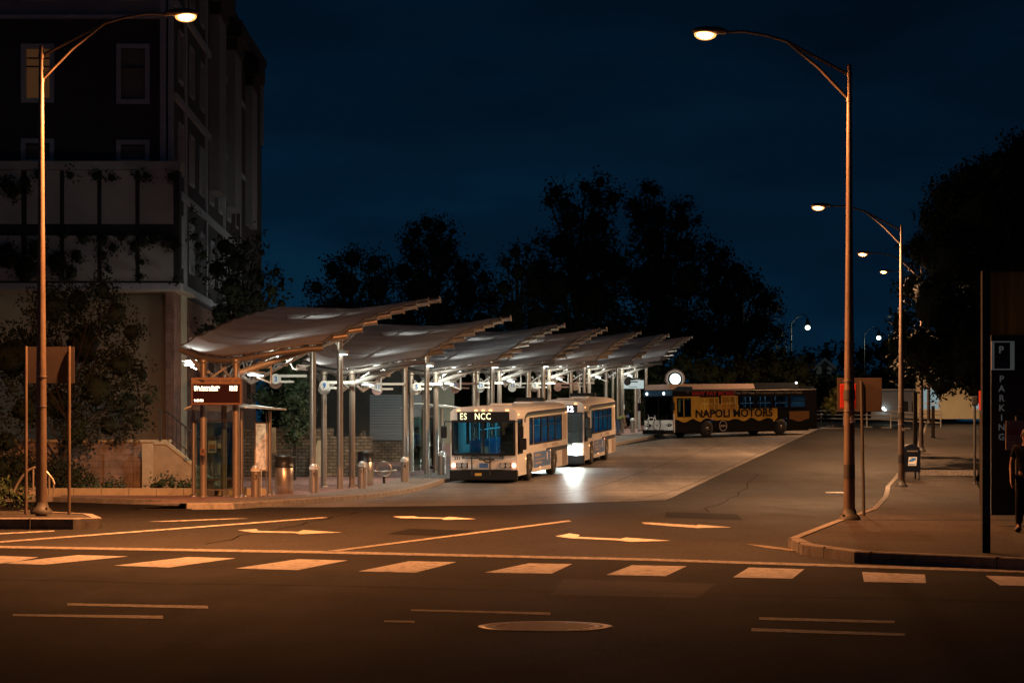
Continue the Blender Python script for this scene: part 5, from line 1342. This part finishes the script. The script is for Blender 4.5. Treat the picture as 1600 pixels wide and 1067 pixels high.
def white_bus(label, loc, rz, pitch, signtext, num, headlights, lamps=True):
    W, L = 2.55, 9.9; h = W / 2
    t = thing('transit_bus', label, 'bus', loc, rz, 'white transit buses at the kerb', pitch)
    wheels = [2.25, 6.95]
    ws = (-h + .10, h - .10, 1.08, 2.30)
    sh = [(.16, 1.02, 1.10, 2.36), (2.28, 2.88, 1.36, 2.36), (3.05, 4.46, 1.36, 2.36), (4.56, 5.86, 1.36, 2.36), (5.98, 7.30, 1.36, 2.36), (7.40, 8.62, 1.36, 2.36)]
    bus_body(t, W, L, .26, 2.66, 2.88, [ws], sh, M_bw, M_bw, wheels)
    interior(t, W, L, POWER['bus_blue'])
    # windshield with black surround
    mb = MB(); mb.wall(lambda u, v, w: (u, w - .035, v), ws[0] - .05, ws[1] + .05, ws[2] - .05, ws[3] + .06, [(ws[0] + .03, -.03, ws[2] + .03, ws[3] - .03), (.03, ws[1] - .03, ws[2] + .03, ws[3] - .03)], .05); wsn = mb.build('windshield', M_bk, t)
    mb = MB(); mb.box((0, .02, (ws[2] + ws[3]) / 2), (ws[1] - ws[0], .012, ws[3] - ws[2])); mb.build('pane', M_bglass, wsn)
    for x in (-.45, .62):
        mb = MB(); mb.tube([(x, -.07, 1.02), (x + .25, -.07, 1.04), (x + .5, -.05, 1.12)], .014, 6); mb.build('wiper', M_bk, wsn)
    for a, b, c, d in sh:
        for s in (1, -1):
            mb = MB(); mb.wall(lambda u, v, w: (s * (h + .012 - w), u, v), a - .03, b + .03, c - .03, d + .03, [(a + .03, b - .03, c + .03, d - .03)], .05); wn_ = mb.build('window', M_bk, t)
            if b - a > 1.1:
                mb = MB(); mb.box((s * (h + .0), (a + b) / 2, d - .32), (.03, b - a, .03)); mb.build('rail', M_bk, wn_)
            mb = MB(); mb.box((s * (h - .025), (a + b) / 2, (c + d) / 2), (.012, b - a, d - c)); mb.build('pane', M_bglassd, wn_)
    # destination box
    mb = MB(); mb.box((.0, -.012, 2.50), (2.0, .05, .34), bev=.02); ds = mb.build('destination_sign', M_bk, t)
    if signtext:
        text('sign_text', signtext, .34, (-.90, -.042, 2.385), ROT_F, M_dest, ds, xs=.80, ext=.001, bold=.001, spacing=1.12)
    else:
        text('sign_text', '12', .33, (.50, -.042, 2.39), ROT_F, emat('destination_white', (.9, .85, 1.0), 5), ds, ext=.001, bold=.012)
    for x in (-.95, -.28, 0, .28, .92):
        mb = MB(); mb.box((x, -.01, 2.72), (.12, .04, .035)); mb.build('marker_light', M_amber, t)
    for y, z in ((.35, 2.56), (1.55, .86), (4.2, .42), (6.2, 1.0), (9.55, 2.45)):
        mb = MB(); mb.box((h + .008, y, z), (.02, .09, .045)); mb.build('marker_light', M_amber, t)
    # nose
    mb = MB(); mb.box((0, .00, .30), (W + .04, .30, .40), bev=.05); bp = mb.build('bumper', M_bk, t)
    mb = MB(); mb.box((-.18, -.155, .33), (.26, .01, .10)); mb.build('bumper_badge', M_yellow, bp)
    mb = MB(); mb.box((0, -.02, .66), (.34, .02, .17)); mb.build('licence_plate', M_ad, t)
    for s in (-1, 1):
        mb = MB(); mb.box((s * .84, -.008, .66), (.46, .05, .19), bev=.03); hl = mb.build('headlight', M_bk, t)
        for q in (-.11, .11):
            mb = MB(); mb.cyl((s * .84 + q, -.05, .66), (s * .84 + q, -.03, .66), .095, n=16)
            mb.build('lens', emat('headlight_on', (.86, 1, .96), 500 if headlights else 0.01) if headlights else M_off, hl)
        mb = MB(); mb.ball((s * 1.16, -.02, .66), (.075, .05, .08), 12, 8); mb.build('turn_signal', emat('turn_signal_on', (1.0, .34, .20), 9 if not headlights else 9), t)
    if headlights:
        for s in (-1, 1): lamp('SPOT', 'headlight_beam', (s * .84, -.12, .66), 800, (.88, 1, .95), t, (R(86), 0, R(180)), size=.08, spot=R(80), blend=.9)
    if num: text('fleet_number', num, .17, (-1.14, -.006, .88), ROT_F, M_bk, t, ext=.001, bold=.003)
    # folded bicycle rack
    mb = MB()
    for z in (.50, .93, 1.0): mb.cyl((-.8, -.16, z), (.8, -.16, z), .024, n=6)
    for x in (-.42, .28): mb.cyl((x, -.17, .30), (x, -.17, 1.0), .026, n=6)
    mb.cyl((-.8, -.16, .93), (-.72, -.16, 1.0), .016, n=6); mb.cyl((.8, -.16, .93), (.72, -.16, 1.0), .016, n=6)
    mb.tube([(.0, -.18, .92), (.1, -.18, .80), (.28, -.18, .78), (.36, -.18, .90)], .03, 6); mb.box((.15, -.16, .90), (.6, .04, .08)); mb.build('bike_rack', mat('rack_metal', (.05, .048, .045), .45, .4), t)
    # mirrors
    for s in (-1, 1):
        mb = MB(); mb.tube([(s * (h - .05), -.02, 2.30), (s * (h + .16), -.18, 2.32), (s * (h + .20), -.20, 2.10)], .022, 6); mb.box((s * (h + .20), -.20, 1.92), (.22, .12, .46), bev=.05); mb.build('mirror', M_bk, t)
    mb = MB(); mb.box((h + .16, .30, 1.45), (.30, .14, .44), bev=.05); mb.cyl((h, .3, 1.45), (h + .1, .3, 1.45), .03, n=6); mb.build('mirror', M_bk, t)
    # side: stripe that sweeps up over the windows, lower band, adverts, vents
    mb = MB()
    def sweep(o):
        c0 = [(1.35, 2.26), (1.42, 2.40), (1.62, 2.52), (2.0, 2.58), (3.0, 2.60), (6, 2.61), (9.85, 2.62)]
        return [(a + (o * 1.6 if i < 2 else 0), b - (o if i > 1 else o * .4)) for i, (a, b) in enumerate(c0)]
    def ribbon(o0, o1, m, name):
        A, B = sweep(o0), sweep(o1); q = MB()
        for i in range(len(A) - 1): q.quad((h + .006, *A[i]), (h + .006, *A[i + 1]), (h + .006, *B[i + 1]), (h + .006, *B[i])); 
        q.build(name, m, t, fix=False)
    ribbon(-.02, .085, M_stripe, 'side_stripe'); ribbon(.095, .14, M_strg, 'side_stripe')
    mb = MB(); mb.box((h + .005, 7.65, 1.02), (.008, 4.4, .17)); mb.build('side_stripe', M_stripe, t)
    mb = MB(); mb.box((h + .006, 4.6, .73), (.010, 3.2, .60)); ad = mb.build('advert_panel', M_ad, t)
    mb = MB(); mb.box((h + .0115, 3.75, .90), (.003, 1.1, .09)); mb.box((h + .0115, 4.2, .74), (.003, 1.9, .05)); mb.box((h + .0115, 3.9, .60), (.003, 1.3, .08)); mb.build('advert_text', M_adt, ad)
    mb = MB(); mb.box((h + .0115, 5.6, .80), (.003, .22, .30)); mb.build('advert_emblem', M_bw, ad)
    mb = MB(); mb.box((h + .006, 9.2, .62), (.010, 1.0, .66))
    for k in range(6): mb.box((h + .016, 9.2, .38 + .1 * k), (.01, .9, .03))
    mb.build('engine_grille', mat('grille_tan', (.34, .28, .22), .5), t)
    mb = MB(); mb.box((h + .006, 9.2, 1.85), (.010, .6, 1.0)); mb.build('vent_panel', mat('vent_tan', (.52, .44, .34), .5), t)
    text('side_lettering', 'CT DOT', .19, (h + .005, 4.9, 1.15), ROT_R, M_adt, t, xs=.9, ext=.001); text('side_lettering', 'NORWALK', .19, (h + .005, 6.6, 1.15), ROT_R, M_adt, t, xs=1.3, ext=.001)
    # wheel arches and wheels
    for y in wheels:
        for s in (1, -1):
            mb = MB(); mb.box((s * (h - .26), y, 1.03), (.5, 1.2, .04)); mb.box((s * (h - .40), y, .62), (.04, 1.16, .8))
            ar = [(y + .64 * math.cos(a), .48 + .58 * math.sin(a)) for a in np.linspace(0, math.pi, 13)]; a2 = [(y + .55 * math.cos(a), .48 + .50 * math.sin(a)) for a in np.linspace(0, math.pi, 13)]
            for i in range(12): mb.quad((s * (h + .008), *ar[i]), (s * (h + .008), *ar[i + 1]), (s * (h + .008), *a2[i + 1]), (s * (h + .008), *a2[i]))
            mb.build('wheel_arch', M_bk, t)
    mb = MB(); mb.box((0, L / 2 + .3, .34), (W - .9, L - 1.0, .25)); mb.build('chassis', M_bk, t)
    for y in wheels:
        for s in (1, -1): wheel(t, s * (h - .13), y, .485, .28, s)
    # roof hatches and rear fairing
    mb = MB(); mb.box((0, 3.0, 2.90), (.7, .7, .06), bev=.02); mb.box((0, 7.2, 2.90), (.7, .7, .06), bev=.02); mb.build('roof_hatch', M_bw, t)
    mb = MB(); mb.box((-.2, 9.5, 2.98), (1.2, .5, .16), bev=.04); mb.build('roof_vent', M_bk, t)
    return t
def place_bus(cornerX, cornerY, yaw, W):
    u = Vector((math.cos(yaw), -math.sin(yaw), 0))
    c = Vector((cornerX, cornerY, 0)) - u * (W / 2)
    return c
yaw = R(12.5); c = place_bus(.19, 83.75, yaw, 2.55)
pz = lambda c, yaw, L: math.atan((zroad(c.y + L * math.cos(yaw)) - zroad(c.y)) / L)
b1 = white_bus('front white transit bus at the kerb, destination sign reading ES NCC', (c.x, c.y, zroad(c.y) + .012), -yaw, pz(c, yaw, 9), 'ES   NCC', '231', False)
yaw = R(10.5); c = place_bus(3.12, 97.0, yaw, 2.55)
b2 = white_bus('second white transit bus with glaring headlights, half hidden behind the front one', (c.x, c.y, zroad(c.y) + .012), -yaw, pz(c, yaw, 9), '', '', True)

def long_bus():
    W, L = 2.58, 12.2; h = W / 2
    A = Vector((9.6, 133.0, 0)); d = Vector((19.05 - 9.6, 7.5, 0)).normalized()
    side = Vector((d.y, -d.x, 0))                     # street side normal, towards the camera
    c = A - side * h
    yaw = math.atan2(d.x, d.y)
    t = thing('wrapped_bus', 'long black bus with a yellow advert wrap standing crosswise at the far end', 'bus', (c.x, c.y, zroad(134.5) + .012), -yaw, None, math.atan((zroad(140.5) - zroad(133)) / 12.2))
    wheels = [2.75, 9.0]
    ws = (-h + .10, h - .06, 1.05, 2.45)
    sh = [(.35, 1.42, 1.22, 2.30), (2.05, 3.72, 1.32, 2.32), (3.95, 5.30, 1.32, 2.40), (5.45, 6.75, 1.66, 2.40), (6.95, 8.25, 1.66, 2.40), (8.45, 9.70, 1.66, 2.40), (9.85, 11.2, 1.66, 2.40)]
    bus_body(t, W, L, .28, 2.75, 2.86, [ws], sh, M_bk, M_bk, wheels)
    interior(t, W, L, 110, (.75, .9, 1.0), True, True, 2.55)
    mb = MB(); mb.wall(lambda u, v, w: (u, w - .02, v), ws[0] - .04, ws[1] + .03, ws[2] - .03, ws[3] + .04, [(ws[0] + .03, -.02, ws[2] + .03, ws[3] - .03), (.02, ws[1] - .03, ws[2] + .03, ws[3] - .03)], .05); wsn = mb.build('windshield', M_bk, t)
    mb = MB(); mb.box((0, .03, 1.75), (2.4, .012, 1.38)); mb.build('pane', glass('dark_glass', (.10, .13, .14), .12), wsn)
    M_b3g = glass('bus_window_tint', (.40, .50, .55), .08); M_b3y = film('bus_window_film', (.70, .40, .08), .55)
    for i, (a, b, c0, d0) in enumerate(sh):
        for s in (1, -1):
            mb = MB(); mb.wall(lambda u, v, w: (s * (h + .012 - w), u, v), a - .03, b + .03, c0 - .03, d0 + .03, [(a + .04, b - .04, c0 + .04, d0 - .04)], .05); wn_ = mb.build('window', M_bk if i not in (1, 2) else M_yellow, t)
            mb = MB(); mb.box((s * (h - .03), (a + b) / 2, (c0 + d0) / 2), (.012, b - a, d0 - c0)); mb.build('pane', M_b3y if i in (1, 2) else M_b3g, wn_)
            if i == 0: mb = MB(); mb.box((s * (h + .004), .86, 1.76), (.03, .05, 1.06)); mb.build('rail', M_yellow, wn_)
            elif i > 2: mb = MB(); mb.box((s * (h + .004), (a + b) / 2, d0 - .34), (.03, b - a, .06)); mb.build('rail', M_bk, wn_)
    # yellow wrap with dripping lower edge, leaving the windows free
    def clipwrap(u0, u1, z0f, z1f, n, name, m):
        q = MB()
        for i in range(n):
            a = u0 + (u1 - u0) * i / n; b = u0 + (u1 - u0) * (i + 1) / n; mid = (a + b) / 2
            lo, hi = z0f(mid), z1f(mid); segs = [(lo, hi)]
            for (p_, r_, c0, d0) in sh:
                if p_ - .03 < mid < r_ + .03:
                    ns = []
                    for (x0, x1) in segs:
                        if x0 < c0 - .03: ns.append((x0, min(x1, c0 - .03)))
                        if x1 > d0 + .03: ns.append((max(x0, d0 + .03), x1))
                    segs = ns
            for (x0, x1) in segs:
                if x1 > x0: q.quad((h + .007, a, x0), (h + .007, b, x0), (h + .007, b, x1), (h + .007, a, x1))
        q.build(name, m, t, fix=False)
    drip = lambda y: .92 + .12 * abs(((y * .62) % 1.0) * 2 - 1) ** 1.3 + .05 * math.sin(y * 5.1) - (.0 if y < 8.3 else .12)
    topy = lambda y: 2.42 if y < 2.0 else max(1.63, 2.45 - .20 * (y - 2.0) - .15 * math.sin((y - 2) * 1.2))
    clipwrap(.03, 8.7, drip, topy, 160, 'yellow_wrap', M_yellow)
    clipwrap(9.75, 11.5, lambda y: .85 + .08 * math.sin(y * 4), lambda y: 1.42, 40, 'yellow_wrap', mat('wrap_brown', (.26, .13, .04), .4))
    text('lettering', 'NAPOLI MOTORS', .66, (h + .016, 1.75, 1.15), ROT_R, M_bk, t, ext=.001, bold=.02, fit=6.5)
    text('lettering', 'Co', .32, (h + .016, 8.3, 1.40), ROT_R, M_yellow, t, ext=.001)
    text('lettering', 'WHY PAY MORE?', .36, (h + .009, 1.5, 2.46), ROT_R, mat('wrap_red', (.60, .04, .04), .5), t, ext=.001, bold=.008, fit=3.6)
    text('lettering', 'Over 700 New, Pre-owned & Classic Cars In Stock', .235, (h + .009, 5.0, 2.52), ROT_R, mat('wrap_grey', (.50, .44, .38), .5), t, ext=.001, fit=5.9)
    text('fleet_number', '411', .15, (h + .009, 1.1, 2.60), ROT_R, mat('wrap_grey', (.50, .44, .38), .5), t, ext=.001)
    mb = MB(); mb.tube([(h + .012, 4.05 + .30 * math.cos(a), .62 + .30 * math.sin(a)) for a in np.linspace(0, 2 * math.pi, 28)], .028, 6); mb.box((h + .01, 4.05, .62), (.012, .42, .13)); mb.build('emblem', M_adt, t)
    # roof fairing
    mb = MB(); mb.prism([(-1.05, 2.84), (1.20, 2.84), (1.05, 3.16), (-.95, 3.16)], 'y', -.15, 6.9); mb.build('roof_fairing', mat('fairing', (.62, .42, .34), .5), t)
    mb = MB(); mb.prism([(-1.05, 2.84), (1.20, 2.84), (.98, 3.20), (-.95, 3.20)], 'y', 6.92, 10.8); mb.prism([(-1.1, 2.86), (1.22, 2.86), (1.2, 2.95), (-1.1, 2.95)], 'y', 10.82, 12.1); mb.build('roof_pod', mat('pod_navy', (.015, .025, .04), .9, spec=.1), t)
    mb = MB(); mb.ball((1.0, 10.7, 3.18), .07); mb.build('clearance_light', emat('clear_white', (1, 1, .9), 6), t)
    # front: blue cap with twin lamps, white nose, bicycle rack
    mb = MB(); mb.prism([(0, 2.46), (-.06, 2.50), (-.02, 2.80), (.55, 3.02), (1.6, 3.0), (1.6, 2.77), (.0, 2.77)], 'x', -h + .02, h - .02); mb.build('front_cap', mat('cap_blue', (.03, .08, .15), .4), t)
    for x in (-.95, .55):
        mb = MB(); mb.ball((x, -.07, 2.62), (.10, .04, .10), 12, 8); mb.build('marker_light', emat('cap_lamp', (.85, 1, 1), 2.5), t)
    mb = MB(); mb.box((.0, -.012, .72), (W - .06, .04, .62), bev=.015); ns = mb.build('nose', M_bw, t)
    for s in (-1, 1):
        mb = MB(); mb.ball((s * .95, -.03, .74), (.24, .05, .10), 14, 8); mb.build('headlight', M_bk, ns)
        for q in (-.09, .08):
            mb = MB(); mb.ball((s * .95 + q, -.07, .75), (.06, .02, .06), 10, 6); mb.build('lens', M_off, ns)
        mb = MB(); mb.tube([(s * (h - .05), -.02, 2.38), (s * (h + .18), -.2, 2.36), (s * (h + .22), -.2, 2.0)], .022, 6); mb.box((s * (h + .22), -.2, 1.85), (.2, .12, .5), bev=.05); mb.build('mirror', M_bk, t)
    mb = MB(); mb.tube([(.2, -.06, 1.0), (.6, -.08, 1.3)], .02, 6); mb.tube([(-.8, -.06, 1.0), (-.3, -.08, 1.15)], .02, 6); mb.build('wiper', M_bk, wsn)
    mb = MB(); mb.box((0, -.02, .32), (W + .02, .30, .24), bev=.04); mb.build('bumper', M_bk, t)
    mb = MB(); mb.box((h + .004, .06, .85), (.012, .10, 1.1)); mb.build('corner_trim', M_bw, t)
    mb = MB()
    for y in (-.35, -.62): mb.box((-.2, y, .44), (1.9, .08, .05))
    for x in (-.6, .2): mb.box((x, -.4, .42), (.06, .6, .05))
    mb.build('bike_rack', M_bk, t)
    mb = MB(); mb.box((0, L / 2 + .4, .36), (W - .9, L - 1.4, .3)); mb.build('chassis', M_bk, t)
    for y in wheels:
        for s in (1, -1):
            mb = MB(); mb.box((s * (h - .26), y, 1.03), (.5, 1.2, .04)); mb.box((s * (h - .40), y, .62), (.04, 1.16, .8))
            ar = [(y + .68 * math.cos(a), .48 + .62 * math.sin(a)) for a in np.linspace(0, math.pi, 13)]; a2 = [(y + .55 * math.cos(a), .48 + .50 * math.sin(a)) for a in np.linspace(0, math.pi, 13)]
            for i in range(12): mb.quad((s * (h + .0085), *ar[i]), (s * (h + .0085), *ar[i + 1]), (s * (h + .0085), *a2[i + 1]), (s * (h + .0085), *a2[i]))
            mb.build('wheel_arch', M_bk, t)
    for y in wheels:
        for s in (1, -1): wheel(t, s * (h - .13), y, .485, .28, s)
    return t, c, d, side
b3, c3, d3, n3 = long_bus()
# bicycle on the front rack of the black bus
p = c3 - d3 * .50 + n3 * -.15
bk = thing('bicycle', 'white framed bicycle carried on the front rack of the black bus', 'bicycle', (p.x, p.y, zroad(133) + .46), -math.atan2(d3.x, d3.y))
for x in (-.50, .50):
    mb = MB(); mb.tube([(x + .33 * math.cos(a), 0, .34 + .33 * math.sin(a)) for a in np.linspace(0, 2 * math.pi, 28)], .022, 6); w_ = mb.build('wheel', M_rub, bk)
    mb = MB()
    for k in range(10):
        a = k * math.pi / 10; mb.cyl((x - .31 * math.cos(a), 0, .34 - .31 * math.sin(a)), (x + .31 * math.cos(a), 0, .34 + .31 * math.sin(a)), .004, n=4)
    mb.cyl((x, -.04, .34), (x, .04, .34), .03, n=8); mb.build('spokes', M_chr, w_)
mb = MB()
for a, b in (((-.50, .34), (-.10, .32)), ((-.10, .32), (.32, .78)), ((-.22, .80), (.32, .78)), ((-.22, .80), (-.10, .32)), ((-.50, .34), (-.22, .80)), ((.32, .92), (.50, .34))): mb.cyl((a[0], 0, a[1]), (b[0], 0, b[1]), .022, n=8)
mb.cyl((-.22, 0, .80), (-.25, 0, .95), .014, n=6); mb.build('frame', M_bw, bk)
mb = MB(); mb.ball((-.26, 0, .97), (.14, .07, .035), 12, 6); mb.build('saddle', M_bk, bk)
mb = MB(); mb.tube([(.28, -.28, .98), (.34, -.1, 1.0), (.33, 0, .95), (.34, .1, 1.0), (.28, .28, .98)], .016, 6); mb.build('handlebar', M_bk, bk)
mb = MB(); mb.cyl((-.10, -.03, .32), (-.10, .03, .32), .09, n=14); mb.cyl((-.10, -.06, .32), (-.04, -.06, .18), .01, n=6); mb.box((-.03, -.09, .17), (.09, .07, .02)); mb.build('crank', M_bk, bk)

# ================================================================== PEOPLE
def skin_mesh(name, verts, edges, radii, m, parent, root=0, sub=2):
    me = bpy.data.meshes.new(name + '_cage'); me.from_pydata([tuple(v) for v in verts], edges, [])
    o = bpy.data.objects.new(name + '_cage', me); COL.objects.link(o)
    o.modifiers.new('s', 'SKIN'); sk = me.skin_vertices[0].data
    for i, r in enumerate(radii):
        rr = r if isinstance(r, tuple) else (r, r); sk[i].radius = rr; sk[i].use_root = (i == root); sk[i].use_loose = False
    su = o.modifiers.new('u', 'SUBSURF'); su.levels = sub; su.render_levels = sub
    dg = bpy.context.evaluated_depsgraph_get()
    m2 = bpy.data.meshes.new_from_object(o.evaluated_get(dg)); m2.name = name
    bpy.data.objects.remove(o); bpy.data.meshes.remove(me)
    m2.materials.clear(); m2.materials.append(m)
    for p_ in m2.polygons: p_.use_smooth = True
    ob = bpy.data.objects.new(name, m2); COL.objects.link(ob); ob.parent = parent
    return ob
M_skin = mat('skin', (.26, .14, .095), .6)
def person(label, loc, rz, J, top, trousers, hair, shoes, cap=None, sleeves=1.0):
    """J: joint positions in metres, facing -y. The body is one skinned surface with fingers; clothing follows the same joints."""
    t = thing('person', label, 'person', loc, rz)
    V = {k: Vector(v) for k, v in J.items()}
    names = ['pelvis', 'belly', 'chest', 'neck', 'head0', 'head1', 'head2']
    verts = [V[n] for n in names]; rad = [(.13, .10), (.12, .095), (.14, .10), .055, (.062, .070), (.080, .098), (.062, .075)]
    edges = [(i, i + 1) for i in range(6)]
    for s in 'lr':
        o = len(verts); verts += [V['sh' + s], V['el' + s], V['wr' + s]]; rad += [.056, .042, .029]; edges += [(2, o), (o, o + 1), (o + 1, o + 2)]
        w = V['wr' + s]; d = (w - V['el' + s]).normalized(); q = d.cross(Vector((0, 1, 0)));
        if q.length < .1: q = Vector((1, 0, 0))
        q.normalize(); n = d.cross(q).normalized()
        pl = len(verts); verts.append(w + d * .07); rad.append((.022, .036)); edges.append((o + 2, pl))
        for k, (off, ln) in enumerate(((-.030, .070), (-.010, .082), (.010, .078), (.028, .062))):
            f0 = len(verts); a = w + d * .095 + n * off; b = a + d * ln * .55 + q * .006; e = a + d * ln + q * .022
            verts += [a, b, e]; rad += [.010, .0088, .0075]; edges += [(pl, f0), (f0, f0 + 1), (f0 + 1, f0 + 2)]
        f0 = len(verts); a = w + d * .045 - n * .042; verts += [a, a + d * .03 - n * .02 + q * .012, a + d * .055 - n * .024 + q * .026]; rad += [.011, .0095, .008]; edges += [(pl, f0), (f0, f0 + 1), (f0 + 1, f0 + 2)]
    for s in 'lr':
        o = len(verts); verts += [V['hip' + s], V['kn' + s], V['an' + s], V['an' + s] + Vector((0, -.14, -.045))]; rad += [.085, .06, .042, .04]; edges += [(0, o), (o, o + 1), (o + 1, o + 2), (o + 2, o + 3)]
    skin_mesh('body', verts, edges, rad, M_skin, t)
    # shirt
    vs = [V['pelvis'] + Vector((0, 0, .0)), V['belly'], V['chest'], V['chest'].lerp(V['neck'], .75)]; r = [(.165, .125), (.15, .12), (.165, .125), .075]; ed = [(0, 1), (1, 2), (2, 3)]
    for s in 'lr':
        o = len(vs); e = V['sh' + s].lerp(V['el' + s], .62) if sleeves < 1 else V['el' + s]
        vs += [V['sh' + s], e]; r += [.076, .064]; ed += [(2, o), (o, o + 1)]
        if sleeves >= 1: vs.append(V['el' + s].lerp(V['wr' + s], .92)); r.append(.046); ed.append((o + 1, o + 2))
    skin_mesh('shirt', vs, ed, r, top, t)
    vs = [V['pelvis'] + Vector((0, 0, .03))]; r = [(.15, .12)]; ed = []
    for s in 'lr':
        o = len(vs); vs += [V['hip' + s], V['kn' + s], V['an' + s] + Vector((0, 0, .03))]; r += [.105, .08, .066]; ed += [(0, o), (o, o + 1), (o + 1, o + 2)]
    skin_mesh('trousers', vs, ed, r, trousers, t)
    for s in 'lr':
        a = V['an' + s]; mb = MB(); mb.ball((a.x, a.y - .07, a.z - .045), (.052, .15, .05), 12, 8); mb.build('shoe', shoes, t)
    up = (V['head2'] - V['head0']).normalized(); hc = V['head1']
    fw = Vector((0, -1, 0)); fw = (fw - up * fw.dot(up)).normalized(); rt = fw.cross(up)
    def hp(a, b, c): return hc + rt * a + fw * b + up * c
    mb = MB()
    hcv = hp(0, -.022, .035); mb.ball((0, 0, 0), (.088, .105, .095), 16, 10)
    Mh = Matrix((rt, fw, up)).transposed()
    mb.v = [tuple(hcv + Mh @ Vector(v)) for v in mb.v]; mb.build('hair', hair, t)
    mb = MB()
    for s in (-1, 1): mb.ball(tuple(hp(s * .033, .088, .0)), .013, 8, 6)
    mb.build('eyes', M_dark, t)
    mb = MB(); mb.ball(tuple(hp(0, .102, -.03)), (.014, .018, .022), 8, 6)
    for s in (-1, 1): mb.ball(tuple(hp(s * .086, -.005, -.01)), (.012, .022, .032), 8, 6)
    mb.build('face_features', M_skin, t)
    mb = MB(); mb.ball(tuple(hp(0, .086, -.068)), (.025, .008, .007), 8, 6); mb.build('mouth', mat('lips', (.25, .09, .08), .5), t)
    if cap:
        mb = MB(); mb.ball((0, 0, .045), (.100, .115, .090), 16, 10); mb.ball((0, .13, .03), (.07, .09, .012), 12, 6)
        mb.v = [tuple(hc + Mh @ Vector(v)) for v in mb.v]; mb.build('cap', cap, t)
    return t
STAND = dict(pelvis=(0, 0, .95), belly=(0, 0, 1.12), chest=(0, .01, 1.34), neck=(0, .01, 1.49), head0=(0, -.01, 1.54), head1=(0, -.015, 1.63), head2=(0, -.01, 1.71),
             shl=(-.19, .01, 1.42), ell=(-.24, .03, 1.13), wrl=(-.25, -.04, .88), shr=(.19, .01, 1.42), elr=(.24, .03, 1.13), wrr=(.25, -.04, .88),
             hipl=(-.09, 0, .90), knl=(-.10, -.01, .50), anl=(-.11, .02, .09), hipr=(.09, 0, .90), knr=(.10, -.01, .50), anr=(.11, .02, .09))
M_blk = mat('black_cloth', (.007, .007, .008), .9, spec=.1)
M_navy = mat('navy_cloth', (.03, .06, .16), .85)
M_green = mat('olive_cloth', (.22, .25, .08), .85)
M_jean = mat('jeans', (.05, .08, .13), .85)
M_hairb = mat('dark_hair', (.03, .022, .018), .7)
M_shoe = mat('dark_shoe', (.03, .03, .03), .6)
J = dict(STAND); J.update(ell=(-.26, .02, 1.14), wrl=(-.235, -.10, .90), anl=(-.13, .02, .09), knl=(-.12, -.01, .50))
person('person in dark clothes standing at the right edge by the parking pylon', ground_at(1604, 38.0, .155), R(-25), J, M_blk, M_blk, M_hairb, M_shoe, None, .6)
person('person in a dark blue jacket standing between the canopy columns left of the front bus', ground_at(651, 91.5, .155), R(70), STAND, M_navy, M_blk, M_hairb, M_shoe)
J = dict(STAND); J.update(wrr=(.22, -.2, .98))
person('person in dark clothes at the second shelter beside the front bus mirror', ground_at(678.5, 92.5, .155), R(-60), J, mat('brown_cloth', (.2, .11, .08), .85), M_blk, M_hairb, M_shoe)
# stooping person: trunk bent forward over a rail bag
bend = dict(pelvis=(0, .12, .92), belly=(0, .0, 1.02), chest=(0, -.24, 1.14), neck=(0, -.38, 1.13), head0=(0, -.43, 1.12), head1=(0, -.52, 1.11), head2=(0, -.60, 1.09),
            shl=(-.19, -.29, 1.13), ell=(-.22, -.32, .86), wrl=(-.18, -.40, .64), shr=(.19, -.29, 1.13), elr=(.22, -.32, .86), wrr=(.18, -.40, .64),
            hipl=(-.09, .10, .88), knl=(-.10, .02, .48), anl=(-.11, .08, .09), hipr=(.09, .10, .88), knr=(.10, .02, .48), anr=(.11, .08, .09))
person('stooping person in an olive shirt and blue cap behind a far bollard', ground_at(967, 134.5, .155), R(100), bend, M_green, M_jean, M_hairb, M_shoe, mat('cap_cloth', (.03, .10, .42), .7), .6)
